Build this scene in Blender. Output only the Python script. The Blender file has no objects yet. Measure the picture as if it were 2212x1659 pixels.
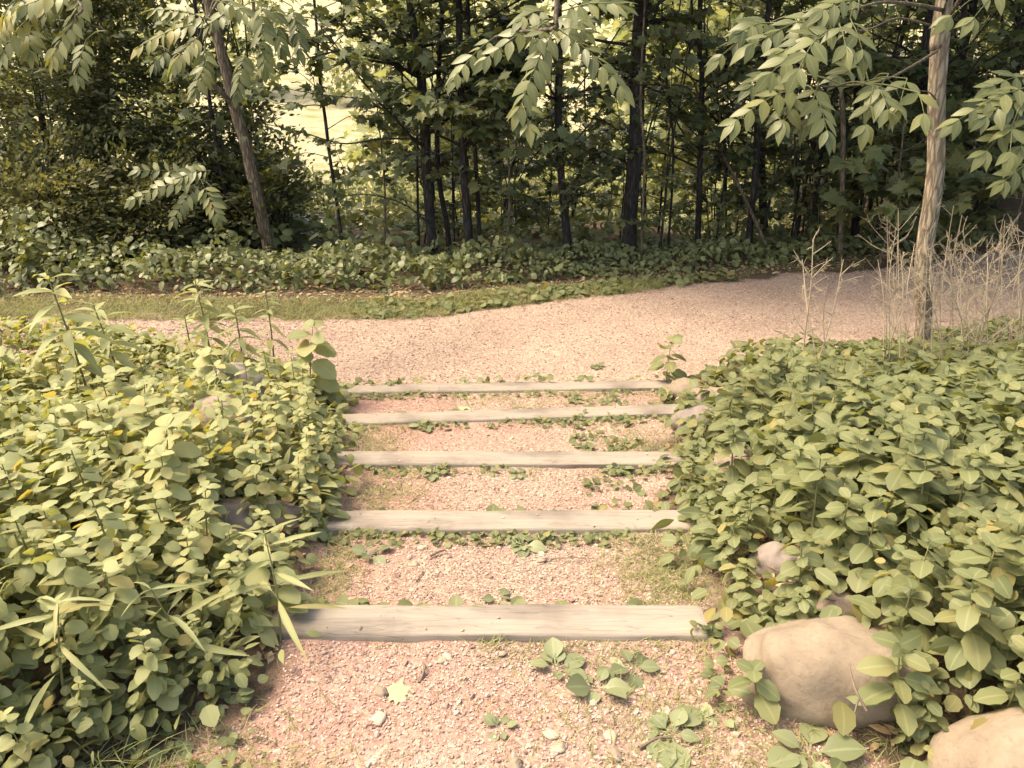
import bpy, math, random
import numpy as np
from mathutils import Vector
RS = np.random.RandomState
rng = RS(7)
random.seed(7)
C = bpy.context.scene.collection
R = math.radians
# ------------------------------------------------------------------ camera maths
F = 1671.0; CX, CY = 1106.0, 829.5          # pixels of a 2212 x 1659 view
PITCH = R(22.0); CAM = np.array([0.0, 0.0, 2.13])
def ray(px, py):
    u = (CY - py) / F
    return np.array([(px - CX) / F, math.cos(PITCH) + u * math.sin(PITCH), -math.sin(PITCH) + u * math.cos(PITCH)])
def at(px, py, Y):
    d = ray(px, py)
    return CAM + d * (Y / d[1])
def sm(a, b, x):
    t = np.clip((np.asarray(x, float) - a) / (b - a), 0, 1)
    return t * t * (3 - 2 * t)
# smooth value noise (vectorised)
_nt = RS(3).rand(64, 64)
def vnoise(x, y, s=1.0, o=0.0):
    x = np.asarray(x, float) / s + o * 7.31 + 1000; y = np.asarray(y, float) / s + o * 3.17 + 1000
    xi = np.floor(x).astype(int); yi = np.floor(y).astype(int)
    fx = x - xi; fy = y - yi
    fx = fx * fx * (3 - 2 * fx); fy = fy * fy * (3 - 2 * fy)
    g = lambda a, b: _nt[a % 64, b % 64]
    return (g(xi, yi) * (1 - fx) + g(xi + 1, yi) * fx) * (1 - fy) + (g(xi, yi + 1) * (1 - fx) + g(xi + 1, yi + 1) * fx) * fy
# ------------------------------------------------------------------ the lie of the land
# timbers: centre y, top z, left x, right x, yaw
TIMB = [(1.985, 0.530, -0.76, 0.61, 0.0), (2.765, 0.410, -0.86, 0.86, 0.004), (3.56, 0.285, -1.00, 1.02, -0.004),
        (4.40, 0.155, -1.18, 1.14, 0.075), (5.12, 0.045, -1.42, 1.18, 0.045)]
TD = 0.148
def tread(y):
    y = np.asarray(y, float)
    z = np.full(y.shape, 0.505)
    lv = [0.505, 0.386, 0.262, 0.132, 0.022, 0.0]
    for k in range(5):
        z = np.where(y > TIMB[k][0], lv[k + 1], z)
    # soil slumps a little from the timber above towards the next one
    for k in range(4):
        a, b = TIMB[k][0], TIMB[k + 1][0]
        z = z + np.where((y > a) & (y <= b), 0.03 * (1 - sm(a, b - 0.1, y)), 0)
    return z
_ly = [-3, 0.6, 1.45, 1.63, 1.85, 2.05, 2.85, 3.7, 5.2, 5.9]
_lx = [-1.5, -1.25, -1.0, -0.80, -0.70, -0.78, -0.73, -0.88, -1.22, -1.8]
_rx = [1.35, 1.15, 0.98, 0.84, 0.72, 0.68, 0.70, 0.84, 1.10, 1.75]
def left_edge(y): return np.interp(y, _ly, _lx)
def right_edge(y): return np.interp(y, _ly, _rx)
def path_far(x): return np.interp(x, [-14, -2.2, -0.9, 0.92, 3.1, 4.6, 6.5, 14], [7.2, 6.9, 6.95, 7.75, 8.55, 8.95, 9.9, 14])
def path_near(x): return np.interp(x, [-14, -6, -2.6, -1.4, 1.1, 2.1, 3.2, 6, 14], [6.5, 5.75, 5.6, 5.2, 5.25, 5.6, 5.95, 7.1, 11.5])
def gravel_mask(x, y):
    x = np.asarray(x, float); y = np.asarray(y, float)
    w = (vnoise(x, y, .35) - .5) * .22 + (vnoise(x, y, .09, 2) - .5) * .10
    cor = np.minimum(x - left_edge(y) + w, right_edge(y) - x + w)
    cor = np.where(y < 5.6, cor, -1)
    tr = np.minimum(path_far(x) - y + w * 1.6, y - path_near(x) + w)
    return np.clip(0.5 + np.maximum(cor, tr) / 0.22, 0, 1)
def zbase(x, y):
    x = np.asarray(x, float); y = np.asarray(y, float)
    side = 0.52 * (1 - sm(1.5, 5.6, y))
    l = np.clip(left_edge(np.minimum(y, 5.9)) - x, 0, 9); r = np.clip(x - right_edge(np.minimum(y, 5.9)), 0, 9)
    nearw = 1 - sm(5.0, 6.6, y)
    bank = (0.10 * sm(0, .5, l) - .05 * sm(1.0, 3.0, l) + 0.16 * sm(0, .6, r) + .16 * sm(.8, 2.5, r)) * nearw * (1 - .75 * sm(3.4, 5.2, y) * sm(.3, 1.2, r))
    bank = bank + (vnoise(x, y, .7, 5) - .5) * .10 * np.clip((l + r) * 3, 0, 1) * nearw
    incor = sm(-0.02, 0.10, np.minimum(x - left_edge(y), right_edge(y) - x) + .08)
    near = np.where(y < 5.4, incor * tread(y) + (1 - incor) * (side + bank), side + bank)
    far = -1.5 * sm(9.5, 20, y) + np.clip(y - 22, 0, 60) * 0.13 + np.clip(y - 45, 0, 60) * .12
    # shaded bank on the right of the wood
    far = far + 2.6 * sm(3.5, 10.0, x) * sm(10.5, 15.0, y)
    far = far + (vnoise(x, y, 2.5, 1) - .5) * .5 * sm(9.5, 14, y)
    return near + far
def zt(x, y): return zbase(x, y)
def zs(x, y): return zbase(x, y) + (vnoise(x, y, .05, 3) - .5) * .008 + (vnoise(x, y, .02, 4) - .5) * .004 + (vnoise(x, y, .22, 6) - .5) * .014
def ground(px, py):
    d = ray(px, py); t = 0.8
    while t < 60:
        p = CAM + d * t
        if p[2] < float(zt(p[0], p[1])): return np.array([p[0], p[1], float(zt(p[0], p[1]))])
        t += 0.01 + t * .002
    return CAM + d * 60
# ------------------------------------------------------------------ mesh accumulator
class Acc:
    def __init__(s): s.V = []; s.f3 = []; s.f4 = []; s.var = []; s.mid = []; s.n = 0
    def add(s, V, f3=None, f4=None, var=None, mid=None):
        V = np.asarray(V, float).reshape(-1, 3); m = len(V)
        if f3 is not None and len(f3): s.f3.append(np.asarray(f3, int).reshape(-1, 3) + s.n)
        if f4 is not None and len(f4): s.f4.append(np.asarray(f4, int).reshape(-1, 4) + s.n)
        s.V.append(V); s.n += m
        s.var.append(np.broadcast_to(np.asarray(0.5 if var is None else var, float), (m,)))
        s.mid.append(np.broadcast_to(np.asarray(1.0 if mid is None else mid, float), (m,)))
    def mesh(s, name, smooth=True):
        me = bpy.data.meshes.new(name)
        if not s.V: return me
        V = np.concatenate(s.V)
        f3 = np.concatenate(s.f3) if s.f3 else np.zeros((0, 3), int)
        f4 = np.concatenate(s.f4) if s.f4 else np.zeros((0, 4), int)
        loops = np.concatenate([f3.ravel(), f4.ravel()]).astype(np.int32)
        tot = np.concatenate([np.full(len(f3), 3), np.full(len(f4), 4)]).astype(np.int32)
        st = np.concatenate([[0], np.cumsum(tot)[:-1]]).astype(np.int32)
        me.vertices.add(len(V)); me.vertices.foreach_set('co', V.astype(np.float32).ravel())
        me.loops.add(len(loops)); me.loops.foreach_set('vertex_index', loops)
        me.polygons.add(len(tot)); me.polygons.foreach_set('loop_start', st); me.polygons.foreach_set('loop_total', tot)
        me.polygons.foreach_set('use_smooth', np.full(len(tot), smooth))
        for nm, a in (('var', s.var), ('mid', s.mid)):
            at_ = me.attributes.new(nm, 'FLOAT', 'POINT'); at_.data.foreach_set('value', np.concatenate(a).astype(np.float32))
        me.update(); me.validate()
        return me
def obj(name, acc, mat, parent=None, smooth=True):
    me = acc.mesh(name, smooth) if isinstance(acc, Acc) else acc
    if mat is not None and not me.materials: me.materials.append(mat)
    o = bpy.data.objects.new(name, me); C.objects.link(o)
    if parent is not None: o.parent = parent
    return o
def thing(name, label, cat, loc=(0, 0, 0), group=None, rz=0, scale=1):
    o = bpy.data.objects.new(name, None); C.objects.link(o)
    o.empty_display_size = .1
    o.location = [float(v) for v in loc]; o.rotation_euler = (0, 0, rz); o.scale = (scale,) * 3
    return tag(o, label, cat, group)
def tag(o, label=None, cat=None, group=None, kind=None):
    if label: o['label'] = label
    if cat: o['category'] = cat
    if group: o['group'] = group
    if kind: o['kind'] = kind
    return o
def dup(root, loc, rz, scale=1, label=None):
    r = root.copy(); C.objects.link(r); r.location = [float(v) for v in loc]; r.rotation_euler = (0, 0, rz); r.scale = (scale,) * 3
    if label: r['label'] = label
    for ch in list(root.children):
        c = ch.copy(); C.objects.link(c); c.parent = r
        for g in list(ch.children):
            d = g.copy(); C.objects.link(d); d.parent = c
    return r
def norm(v):
    v = np.asarray(v, float)
    return v / np.maximum(np.linalg.norm(v, axis=-1, keepdims=True), 1e-9)
def place(acc, tpls, P, D, N, S, var, W=None):
    """put leaf templates at points P, leaf axis D, face normal N, length S"""
    P = np.asarray(P, float).reshape(-1, 3); n = len(P)
    if n == 0: return
    D = norm(np.broadcast_to(D, (n, 3))); N = np.broadcast_to(N, (n, 3))
    X = norm(np.cross(D, N)); Z = np.cross(X, D)
    S = np.broadcast_to(S, (n,)); W = S if W is None else np.broadcast_to(W, (n,)); var = np.broadcast_to(var, (n,))
    which = rng.randint(0, len(tpls), n)
    for k, (tv, t3, t4, tm) in enumerate(tpls):
        i = np.where(which == k)[0]
        if not len(i): continue
        m = len(tv)
        V = (P[i][:, None, :] + X[i][:, None, :] * (tv[None, :, 0:1] * W[i][:, None, None])
             + D[i][:, None, :] * (tv[None, :, 1:2] * S[i][:, None, None]) + Z[i][:, None, :] * (tv[None, :, 2:3] * S[i][:, None, None]))
        off = (np.arange(len(i)) * m)[:, None, None]
        acc.add(V.reshape(-1, 3), (t3[None] + off).reshape(-1, 3) if len(t3) else None, (t4[None] + off).reshape(-1, 4) if len(t4) else None,
                np.repeat(var[i], m), np.tile(tm, len(i)))
Z3 = np.zeros((0, 3), int); Z4 = np.zeros((0, 4), int)
def strip_leaf(prof, fold=.25, droop=.2, twist=0., serr=0.):
    """leaf of rows left / midrib / right; prof: [(v, halfwidth)]"""
    V = []; M = []; q = []; n = len(prof)
    for k, (v, w) in enumerate(prof):
        z = -droop * v * v; tw = twist * v
        ww = w * (1 + serr * (1 if k % 2 else -1))
        V += [(-ww, v - .03 * w, z + fold * ww + tw * ww), (0, v, z), (ww, v - .03 * w, z + fold * ww - tw * ww)]
        M += [1, 0, 1]
        if k: a = 3 * (k - 1); b = 3 * k; q += [(a, a + 1, b + 1, b), (a + 1, a + 2, b + 2, b + 1)]
    return (np.array(V, float), Z3, np.array(q), np.array(M, float))
OV = [(0, .015), (.06, .15), (.18, .265), (.36, .34), (.54, .355), (.71, .315), (.85, .23), (.945, .12), (1, .012)]
ovate = [strip_leaf(OV, .22, .18, 0, .07), strip_leaf(OV, .12, .35, .25, .06), strip_leaf([(v, w * .85) for v, w in OV], .2, .05, -.3, .07), strip_leaf([(v, w * 1.15) for v, w in OV], .12, .28, .1, .08), strip_leaf([(v * (.9 + .1 * v), w * .95) for v, w in OV], -.1, .5, .2, .07)]
LN = [(0, .01), (.12, .10), (.3, .20), (.48, .225), (.66, .175), (.82, .10), (.93, .04), (1, .003)]
lance = [strip_leaf(LN, .14, .2), strip_leaf(LN, .08, .4, .3), strip_leaf([(v, w * .88) for v, w in LN], .2, .1, -.3), strip_leaf(LN, -.05, .3, .1)]
NR = [(0, .01), (.2, .055), (.45, .075), (.7, .055), (.88, .025), (1, .002)]
narrow = [strip_leaf(NR, .4, .5), strip_leaf(NR, .3, .9, .4), strip_leaf(NR, .3, .2, -.3)]
TN = [(0, .02), (.3, .21), (.65, .2), (1, .01)]
tiny = [strip_leaf(TN, .25, .15), strip_leaf(TN, .15, .3, .4)]
RD = [(0, .03), (.06, .25), (.2, .42), (.42, .50), (.64, .46), (.82, .32), (.94, .15), (1, .01)]
round_l = [strip_leaf(RD, .18, .15, 0, .03), strip_leaf(RD, .1, .3, .2, .04)]
PL = [(0, .02), (.22, .025), (.30, .12), (.42, .25), (.58, .31), (.74, .27), (.88, .16), (1, .01)]
plant_l = [strip_leaf(PL, .25, .25), strip_leaf(PL, .15, .5, .2), strip_leaf(PL, .3, .1, -.2)]
BL = [(0, .012), (.35, .011), (.7, .008), (1, .001)]
blade = [strip_leaf(BL, .3, .15), strip_leaf(BL, .3, .6), strip_leaf(BL, .3, .35, .3)]
def maple(cup=.12, droop=.2):
    half = [(0, 0), (.10, -.03), (.30, -.06), (.24, .10), (.47, .16), (.36, .27), (.60, .50), (.36, .47), (.30, .52), (.24, .50), (.20, .74), (.12, .70)]
    pts = [(0, .28)] + half + [(0, 1.0)] + [(-x, y) for x, y in half[:0:-1]]
    V = np.array([(x, y, cup * abs(x) - droop * max(y, 0) ** 2 - .25 * x * x) for x, y in pts])
    n = len(pts) - 1
    t = np.array([(0, 1 + k, 1 + (k + 1) % n) for k in range(n)])
    mid = np.array([0.0] + [0.0 if x == 0 else 1.0 for x, y in pts[1:]])
    return (V, t, Z4, mid)
maples = [maple(), maple(.3, .35), maple(-.1, .1)]
def maple_lo(d=.2):
    pts = [(0, .3), (0, 0), (.36, -.02), (.30, .18), (.58, .46), (.26, .48), (0, 1), (-.26, .48), (-.58, .46), (-.30, .18), (-.36, -.02)]
    V = np.array([(x, y, .1 * abs(x) - d * y * y) for x, y in pts]); n = len(pts) - 1
    return (V, np.array([(0, 1 + k, 1 + (k + 1) % n) for k in range(n)]), Z4, np.array([0.] + [1.] * n))
maples_lo = [maple_lo(.1), maple_lo(.35)]
def tube(acc, path, rad, k=6, var=.5, bump=0.0, seed=0, cap=True):
    P = np.asarray(path, float); n = len(P); rad = np.broadcast_to(rad, (n,))
    T = np.gradient(P, axis=0); T = norm(T)
    a = np.array([1.0, 0, 0]) if abs(T[0][0]) < .8 else np.array([0, 1.0, 0])
    X = np.cross(T[0], a); X /= np.linalg.norm(X)
    th = np.linspace(0, 2 * np.pi, k, endpoint=False); V = []
    rr = RS(seed)
    for i in range(n):
        X = X - T[i] * np.dot(X, T[i]); X = X / max(np.linalg.norm(X), 1e-9); Yv = np.cross(T[i], X)
        r = rad[i] * np.ones(k)
        if bump: r = r * (1 + bump * (vnoise(np.arange(k) * 1.0, np.full(k, i * .35), 1.0, seed) - .5) * 2)
        V.append(P[i] + np.outer(np.cos(th) * r, X) + np.outer(np.sin(th) * r, Yv))
    V = np.concatenate(V)
    i = np.arange(n - 1)[:, None] * k; j = np.arange(k)[None]; j2 = (j + 1) % k
    f4 = np.stack([i + j, i + j2, i + k + j2, i + k + j], -1).reshape(-1, 4)
    acc.add(V, None, f4, var)
def spline(pts, n):
    P = np.asarray(pts, float); m = len(P)
    if m == 2: return P[0] + np.linspace(0, 1, n)[:, None] * (P[1] - P[0])
    Q = np.vstack([2 * P[0] - P[1], P, 2 * P[-1] - P[-2]]); out = []
    for t in np.linspace(0, m - 1 - 1e-6, n):
        i = int(t); f = t - i; a, b, c, d = Q[i:i + 4]
        out.append(.5 * ((2 * b) + (c - a) * f + (2 * a - 5 * b + 4 * c - d) * f * f + (3 * b - a - 3 * c + d) * f ** 3))
    return np.array(out)
def rnd(n): return rng.rand(n)
def rdir(n): return norm(rng.randn(n, 3))
# ------------------------------------------------------------------ materials
def nodes(name):
    m = bpy.data.materials.new(name); m.use_nodes = True; nt = m.node_tree; nt.nodes.clear()
    out = nt.nodes.new('ShaderNodeOutputMaterial')
    def N(t, **kw):
        n = nt.nodes.new(t)
        for k, v in kw.items():
            if k.startswith('i_'): n.inputs[k[2:].replace('_', ' ')].default_value = v
            elif isinstance(k, str) and hasattr(n, k): setattr(n, k, v)
        return n
    L = lambda a, b: nt.links.new(a, b)
    return m, nt, out, N, L
def ramp(N, stops):
    r = N('ShaderNodeValToRGB'); e = r.color_ramp.elements
    while len(e) < len(stops): e.new(.5)
    for k, (p, c) in enumerate(stops): e[k].position = p; e[k].color = (*c, 1)
    return r
def leaf_mat(name, cols, trans=.35, rough=.5, spec=.35, rib=None, tcol=1.0, noise=9.0, tb=.45):
    m, nt, out, N, L = nodes(name)
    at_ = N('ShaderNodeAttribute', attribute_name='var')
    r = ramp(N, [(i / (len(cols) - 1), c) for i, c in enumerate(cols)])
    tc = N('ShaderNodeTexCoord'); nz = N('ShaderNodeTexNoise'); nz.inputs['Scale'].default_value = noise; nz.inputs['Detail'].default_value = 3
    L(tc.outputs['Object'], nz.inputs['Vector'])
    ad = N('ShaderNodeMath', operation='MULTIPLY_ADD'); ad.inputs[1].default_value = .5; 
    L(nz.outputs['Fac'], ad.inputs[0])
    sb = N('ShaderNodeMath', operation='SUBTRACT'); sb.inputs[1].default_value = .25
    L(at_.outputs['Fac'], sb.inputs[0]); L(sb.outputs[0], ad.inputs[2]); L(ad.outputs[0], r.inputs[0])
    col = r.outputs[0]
    if rib:
        md = N('ShaderNodeAttribute', attribute_name='mid')
        lt = N('ShaderNodeMapRange'); lt.inputs['From Min'].default_value = .02; lt.inputs['From Max'].default_value = .16
        lt.inputs['To Min'].default_value = .38; lt.inputs['To Max'].default_value = 0
        L(md.outputs['Fac'], lt.inputs['Value'])
        mx = N('ShaderNodeMix', data_type='RGBA'); L(lt.outputs[0], mx.inputs['Factor']); L(col, mx.inputs['A']); mx.inputs['B'].default_value = (*rib, 1)
        col = mx.outputs['Result']
    p = N('ShaderNodeBsdfPrincipled'); p.inputs['Roughness'].default_value = rough; p.inputs['Specular IOR Level'].default_value = spec
    L(col, p.inputs['Base Color'])
    t = N('ShaderNodeBsdfTranslucent'); hs = N('ShaderNodeMix', data_type='RGBA', blend_type='MULTIPLY'); hs.inputs['Factor'].default_value = 1
    L(col, hs.inputs['A']); hs.inputs['B'].default_value = (1.25 * tcol, 1.18 * tcol, tb * tcol, 1); L(hs.outputs['Result'], t.inputs['Color'])
    mix = N('ShaderNodeMixShader'); mix.inputs[0].default_value = trans
    L(p.outputs[0], mix.inputs[1]); L(t.outputs[0], mix.inputs[2]); L(mix.outputs[0], out.inputs['Surface'])
    return m
def bark_mat(name, c1, c2, c3, scale=14., zs=.18, bump=.6):
    m, nt, out, N, L = nodes(name)
    tc = N('ShaderNodeTexCoord'); mp = N('ShaderNodeMapping'); mp.inputs['Scale'].default_value = (1, 1, zs)
    L(tc.outputs['Object'], mp.inputs['Vector'])
    v = N('ShaderNodeTexVoronoi', feature='DISTANCE_TO_EDGE'); v.inputs['Scale'].default_value = scale * 2.6
    n0 = N('ShaderNodeTexNoise'); n0.inputs['Scale'].default_value = scale; n0.inputs['Detail'].default_value = 8; n0.inputs['Roughness'].default_value = .65
    mxv = N('ShaderNodeMix', data_type='VECTOR'); mxv.inputs['Factor'].default_value = .06
    L(mp.outputs[0], n0.inputs['Vector']); L(mp.outputs[0], mxv.inputs['A']); L(n0.outputs['Color'], mxv.inputs['B']); L(mxv.outputs['Result'], v.inputs['Vector'])
    mr = N('ShaderNodeMapRange'); mr.inputs['From Max'].default_value = .25; L(v.outputs['Distance'], mr.inputs['Value'])
    mm = N('ShaderNodeMath', operation='MULTIPLY'); L(mr.outputs[0], mm.inputs[0]); L(n0.outputs['Fac'], mm.inputs[1])
    r = ramp(N, [(.05, c1), (.38, c2), (.62, c3)]); L(mm.outputs[0], r.inputs[0])
    n2 = N('ShaderNodeTexNoise'); n2.inputs['Scale'].default_value = 2.2; L(tc.outputs['Object'], n2.inputs['Vector'])
    mx = N('ShaderNodeMix', data_type='RGBA', blend_type='MULTIPLY'); mx.inputs['Factor'].default_value = .5; L(r.outputs[0], mx.inputs['A']); L(n2.outputs['Color'], mx.inputs['B'])
    r2 = ramp(N, [(.3, (.75, .72, .68)), (.7, (1.15, 1.15, 1.12))]); L(n2.outputs['Fac'], r2.inputs[0]); L(r2.outputs[0], mx.inputs['B']); mx.inputs['Factor'].default_value = 1
    p = N('ShaderNodeBsdfPrincipled'); p.inputs['Roughness'].default_value = .9; p.inputs['Specular IOR Level'].default_value = .15
    L(mx.outputs['Result'], p.inputs['Base Color'])
    b = N('ShaderNodeBump'); b.inputs['Strength'].default_value = bump; b.inputs['Distance'].default_value = .02; L(mm.outputs[0], b.inputs['Height']); L(b.outputs[0], p.inputs['Normal'])
    L(p.outputs[0], out.inputs['Surface'])
    return m
def simple_mat(name, c1, c2, scale=20, rough=.8, bump=.2, spec=.2, detail=6, var=True):
    m, nt, out, N, L = nodes(name)
    tc = N('ShaderNodeTexCoord'); n0 = N('ShaderNodeTexNoise'); n0.inputs['Scale'].default_value = scale; n0.inputs['Detail'].default_value = detail
    L(tc.outputs['Object'], n0.inputs['Vector'])
    fac = n0.outputs['Fac']
    if var:
        a = N('ShaderNodeAttribute', attribute_name='var'); s = N('ShaderNodeMath', operation='MULTIPLY_ADD'); s.inputs[1].default_value = .5
        h = N('ShaderNodeMath', operation='SUBTRACT'); h.inputs[1].default_value = .25; L(a.outputs['Fac'], h.inputs[0]); L(n0.outputs['Fac'], s.inputs[0]); L(h.outputs[0], s.inputs[2]); fac = s.outputs[0]
    r = ramp(N, [(.25, c1), (.75, c2)]); L(fac, r.inputs[0])
    p = N('ShaderNodeBsdfPrincipled'); p.inputs['Roughness'].default_value = rough; p.inputs['Specular IOR Level'].default_value = spec
    L(r.outputs[0], p.inputs['Base Color'])
    b = N('ShaderNodeBump'); b.inputs['Strength'].default_value = bump; b.inputs['Distance'].default_value = .01; L(n0.outputs['Fac'], b.inputs['Height']); L(b.outputs[0], p.inputs['Normal'])
    L(p.outputs[0], out.inputs['Surface'])
    return m
def ground_mat():
    m, nt, out, N, L = nodes('soil_and_gravel')
    tc = N('ShaderNodeTexCoord'); pos = tc.outputs['Object']
    def noise(s, d=5, rg=.55):
        n = N('ShaderNodeTexNoise'); n.inputs['Scale'].default_value = s; n.inputs['Detail'].default_value = d; n.inputs['Roughness'].default_value = rg; L(pos, n.inputs['Vector']); return n
    def vor(s):
        n = N('ShaderNodeTexVoronoi'); n.inputs['Scale'].default_value = s; n.inputs['Randomness'].default_value = 1; L(pos, n.inputs['Vector']); return n
    v1, v2 = vor(105), vor(48)
    nb, nr, nf = noise(1.3, 4), noise(2.3, 6), noise(130, 6, .8)
    # chip colours
    sp = N('ShaderNodeSeparateColor'); L(v1.outputs['Color'], sp.inputs[0])
    chips = ramp(N, [(0, GR[0]), (.35, GR[1]), (.7, GR[2]), (.93, GR[3])]); L(sp.outputs[0], chips.inputs[0])
    red = ramp(N, [(0, RD_[0]), (.6, RD_[1]), (1, RD_[2])]); L(sp.outputs[1], red.inputs[0])
    at2 = N('ShaderNodeAttribute', attribute_name='mid')   # how red and fine the gravel is here
    ma = N('ShaderNodeMath', operation='MULTIPLY_ADD'); ma.inputs[1].default_value = 1.6; ma.inputs[2].default_value = -.8; L(nr.outputs['Fac'], ma.inputs[0])
    mb = N('ShaderNodeMath', operation='ADD', use_clamp=True); L(ma.outputs[0], mb.inputs[0]); L(at2.outputs['Fac'], mb.inputs[1])
    g = N('ShaderNodeMix', data_type='RGBA'); L(mb.outputs[0], g.inputs['Factor']); L(chips.outputs[0], g.inputs['A']); L(red.outputs[0], g.inputs['B'])
    soil = ramp(N, [(.3, (.05, .036, .026)), (.55, (.10, .072, .052)), (.8, (.16, .115, .08))]); L(nf.outputs['Fac'], soil.inputs[0])
    mead = ramp(N, [(.3, (.22, .23, .10)), (.5, (.31, .275, .175)), (.7, (.37, .325, .22))]); L(nb.outputs['Fac'], mead.inputs[0])
    sx = N('ShaderNodeSeparateXYZ'); L(pos, sx.inputs[0])
    my = N('ShaderNodeMapRange'); my.inputs['From Min'].default_value = 17; my.inputs['From Max'].default_value = 20; L(sx.outputs['Y'], my.inputs['Value'])
    so = N('ShaderNodeMix', data_type='RGBA'); L(my.outputs[0], so.inputs['Factor']); L(soil.outputs[0], so.inputs['A']); L(mead.outputs[0], so.inputs['B'])
    at_ = N('ShaderNodeAttribute', attribute_name='var')
    ed = N('ShaderNodeMath', operation='MULTIPLY_ADD', use_clamp=True); ed.inputs[1].default_value = .9; L(nf.outputs['Fac'], ed.inputs[0])
    e2 = N('ShaderNodeMath', operation='MULTIPLY_ADD'); e2.inputs[1].default_value = 2.2; e2.inputs[2].default_value = -1.05; L(at_.outputs['Fac'], e2.inputs[0]); L(e2.outputs[0], ed.inputs[2])
    fin = N('ShaderNodeMix', data_type='RGBA'); L(ed.outputs[0], fin.inputs['Factor']); L(so.outputs['Result'], fin.inputs['A']); L(g.outputs['Result'], fin.inputs['B'])
    # worn tone
    big = ramp(N, [(.3, (.86, .85, .84)), (.7, (1.08, 1.07, 1.06))]); L(nb.outputs['Fac'], big.inputs[0])
    f2 = N('ShaderNodeMix', data_type='RGBA', blend_type='MULTIPLY'); f2.inputs['Factor'].default_value = 1; L(fin.outputs['Result'], f2.inputs['A']); L(big.outputs[0], f2.inputs['B'])
    p = N('ShaderNodeBsdfPrincipled'); p.inputs['Roughness'].default_value = .95; p.inputs['Specular IOR Level'].default_value = .1
    L(f2.outputs['Result'], p.inputs['Base Color'])
    h = N('ShaderNodeMath', operation='MULTIPLY_ADD'); h.inputs[1].default_value = -.55; L(v1.outputs['Distance'], h.inputs[0]); 
    h2 = N('ShaderNodeMath', operation='MULTIPLY_ADD'); h2.inputs[1].default_value = -.12; L(v2.outputs['Distance'], h2.inputs[0]); L(nf.outputs['Fac'], h2.inputs[2]); L(h2.outputs[0], h.inputs[2])
    b = N('ShaderNodeBump'); b.inputs['Strength'].default_value = .7; b.inputs['Distance'].default_value = .010; L(h.outputs[0], b.inputs['Height']); L(b.outputs[0], p.inputs['Normal'])
    L(p.outputs[0], out.inputs['Surface'])
    return m
def wood_mat(name):
    m, nt, out, N, L = nodes(name)
    tc = N('ShaderNodeTexCoord'); mp = N('ShaderNodeMapping'); mp.inputs['Scale'].default_value = (1.2, 16, 16); L(tc.outputs['Object'], mp.inputs['Vector'])
    n0 = N('ShaderNodeTexNoise'); n0.inputs['Scale'].default_value = 3.2; n0.inputs['Detail'].default_value = 9; n0.inputs['Roughness'].default_value = .7; n0.inputs['Distortion'].default_value = .6; L(mp.outputs[0], n0.inputs['Vector'])
    r = ramp(N, [(.26, (.15, .126, .11)), (.42, (.228, .195, .166)), (.62, (.268, .23, .194)), (.8, (.30, .26, .217))]); L(n0.outputs['Fac'], r.inputs[0])
    n1 = N('ShaderNodeTexNoise'); n1.inputs['Scale'].default_value = 2.6; n1.inputs['Detail'].default_value = 6; L(tc.outputs['Object'], n1.inputs['Vector'])
    r1 = ramp(N, [(.32, (.52, .49, .49)), (.5, (1, .99, .97)), (.75, (1.08, 1.06, 1.0))]); L(n1.outputs['Fac'], r1.inputs[0])
    mx = N('ShaderNodeMix', data_type='RGBA', blend_type='MULTIPLY'); mx.inputs['Factor'].default_value = 1; L(r.outputs[0], mx.inputs['A']); L(r1.outputs[0], mx.inputs['B'])
    # checks (drying cracks) and knots
    mp2 = N('ShaderNodeMapping'); mp2.inputs['Scale'].default_value = (.9, 9, 9); L(tc.outputs['Object'], mp2.inputs['Vector'])
    wv = N('ShaderNodeTexNoise'); wv.inputs['Scale'].default_value = 2.4; wv.inputs['Detail'].default_value = 2; L(mp2.outputs[0], wv.inputs['Vector'])
    ab = N('ShaderNodeMath', operation='SUBTRACT'); ab.inputs[1].default_value = .5; L(wv.outputs['Fac'], ab.inputs[0])
    a2 = N('ShaderNodeMath', operation='ABSOLUTE'); L(ab.outputs[0], a2.inputs[0])
    cr = N('ShaderNodeMapRange'); cr.inputs['From Min'].default_value = .0; cr.inputs['From Max'].default_value = .012; cr.inputs['To Min'].default_value = .45; L(a2.outputs[0], cr.inputs['Value'])
    m2 = N('ShaderNodeMix', data_type='RGBA', blend_type='MULTIPLY'); m2.inputs['Factor'].default_value = .5; L(mx.outputs['Result'], m2.inputs['A']); L(cr.outputs[0], m2.inputs['B'])
    p = N('ShaderNodeBsdfPrincipled'); p.inputs['Roughness'].default_value = .85; p.inputs['Specular IOR Level'].default_value = .2; L(m2.outputs['Result'], p.inputs['Base Color'])
    sm_ = N('ShaderNodeMath', operation='MULTIPLY'); L(n0.outputs['Fac'], sm_.inputs[0]); L(cr.outputs[0], sm_.inputs[1])
    b = N('ShaderNodeBump'); b.inputs['Strength'].default_value = .5; b.inputs['Distance'].default_value = .006; L(sm_.outputs[0], b.inputs['Height']); L(b.outputs[0], p.inputs['Normal'])
    L(p.outputs[0], out.inputs['Surface'])
    return m
GR = [(.235, .168, .135), (.30, .215, .17), (.345, .255, .20), (.42, .345, .275)]
RD_ = [(.27, .13, .11), (.37, .195, .165), (.43, .27, .225)]
M = {}
M['ground'] = ground_mat()
M['timber'] = wood_mat('weathered_timber')
M['bed_left'] = leaf_mat('pale_lit_leaf', [(.14, .155, .065), (.23, .245, .11), (.30, .31, .15), (.37, .30, .12)], .40, .55, .28, rib=(.34, .34, .18))  # left bed leaves, paler: the brighter light there is put into the colour
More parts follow.
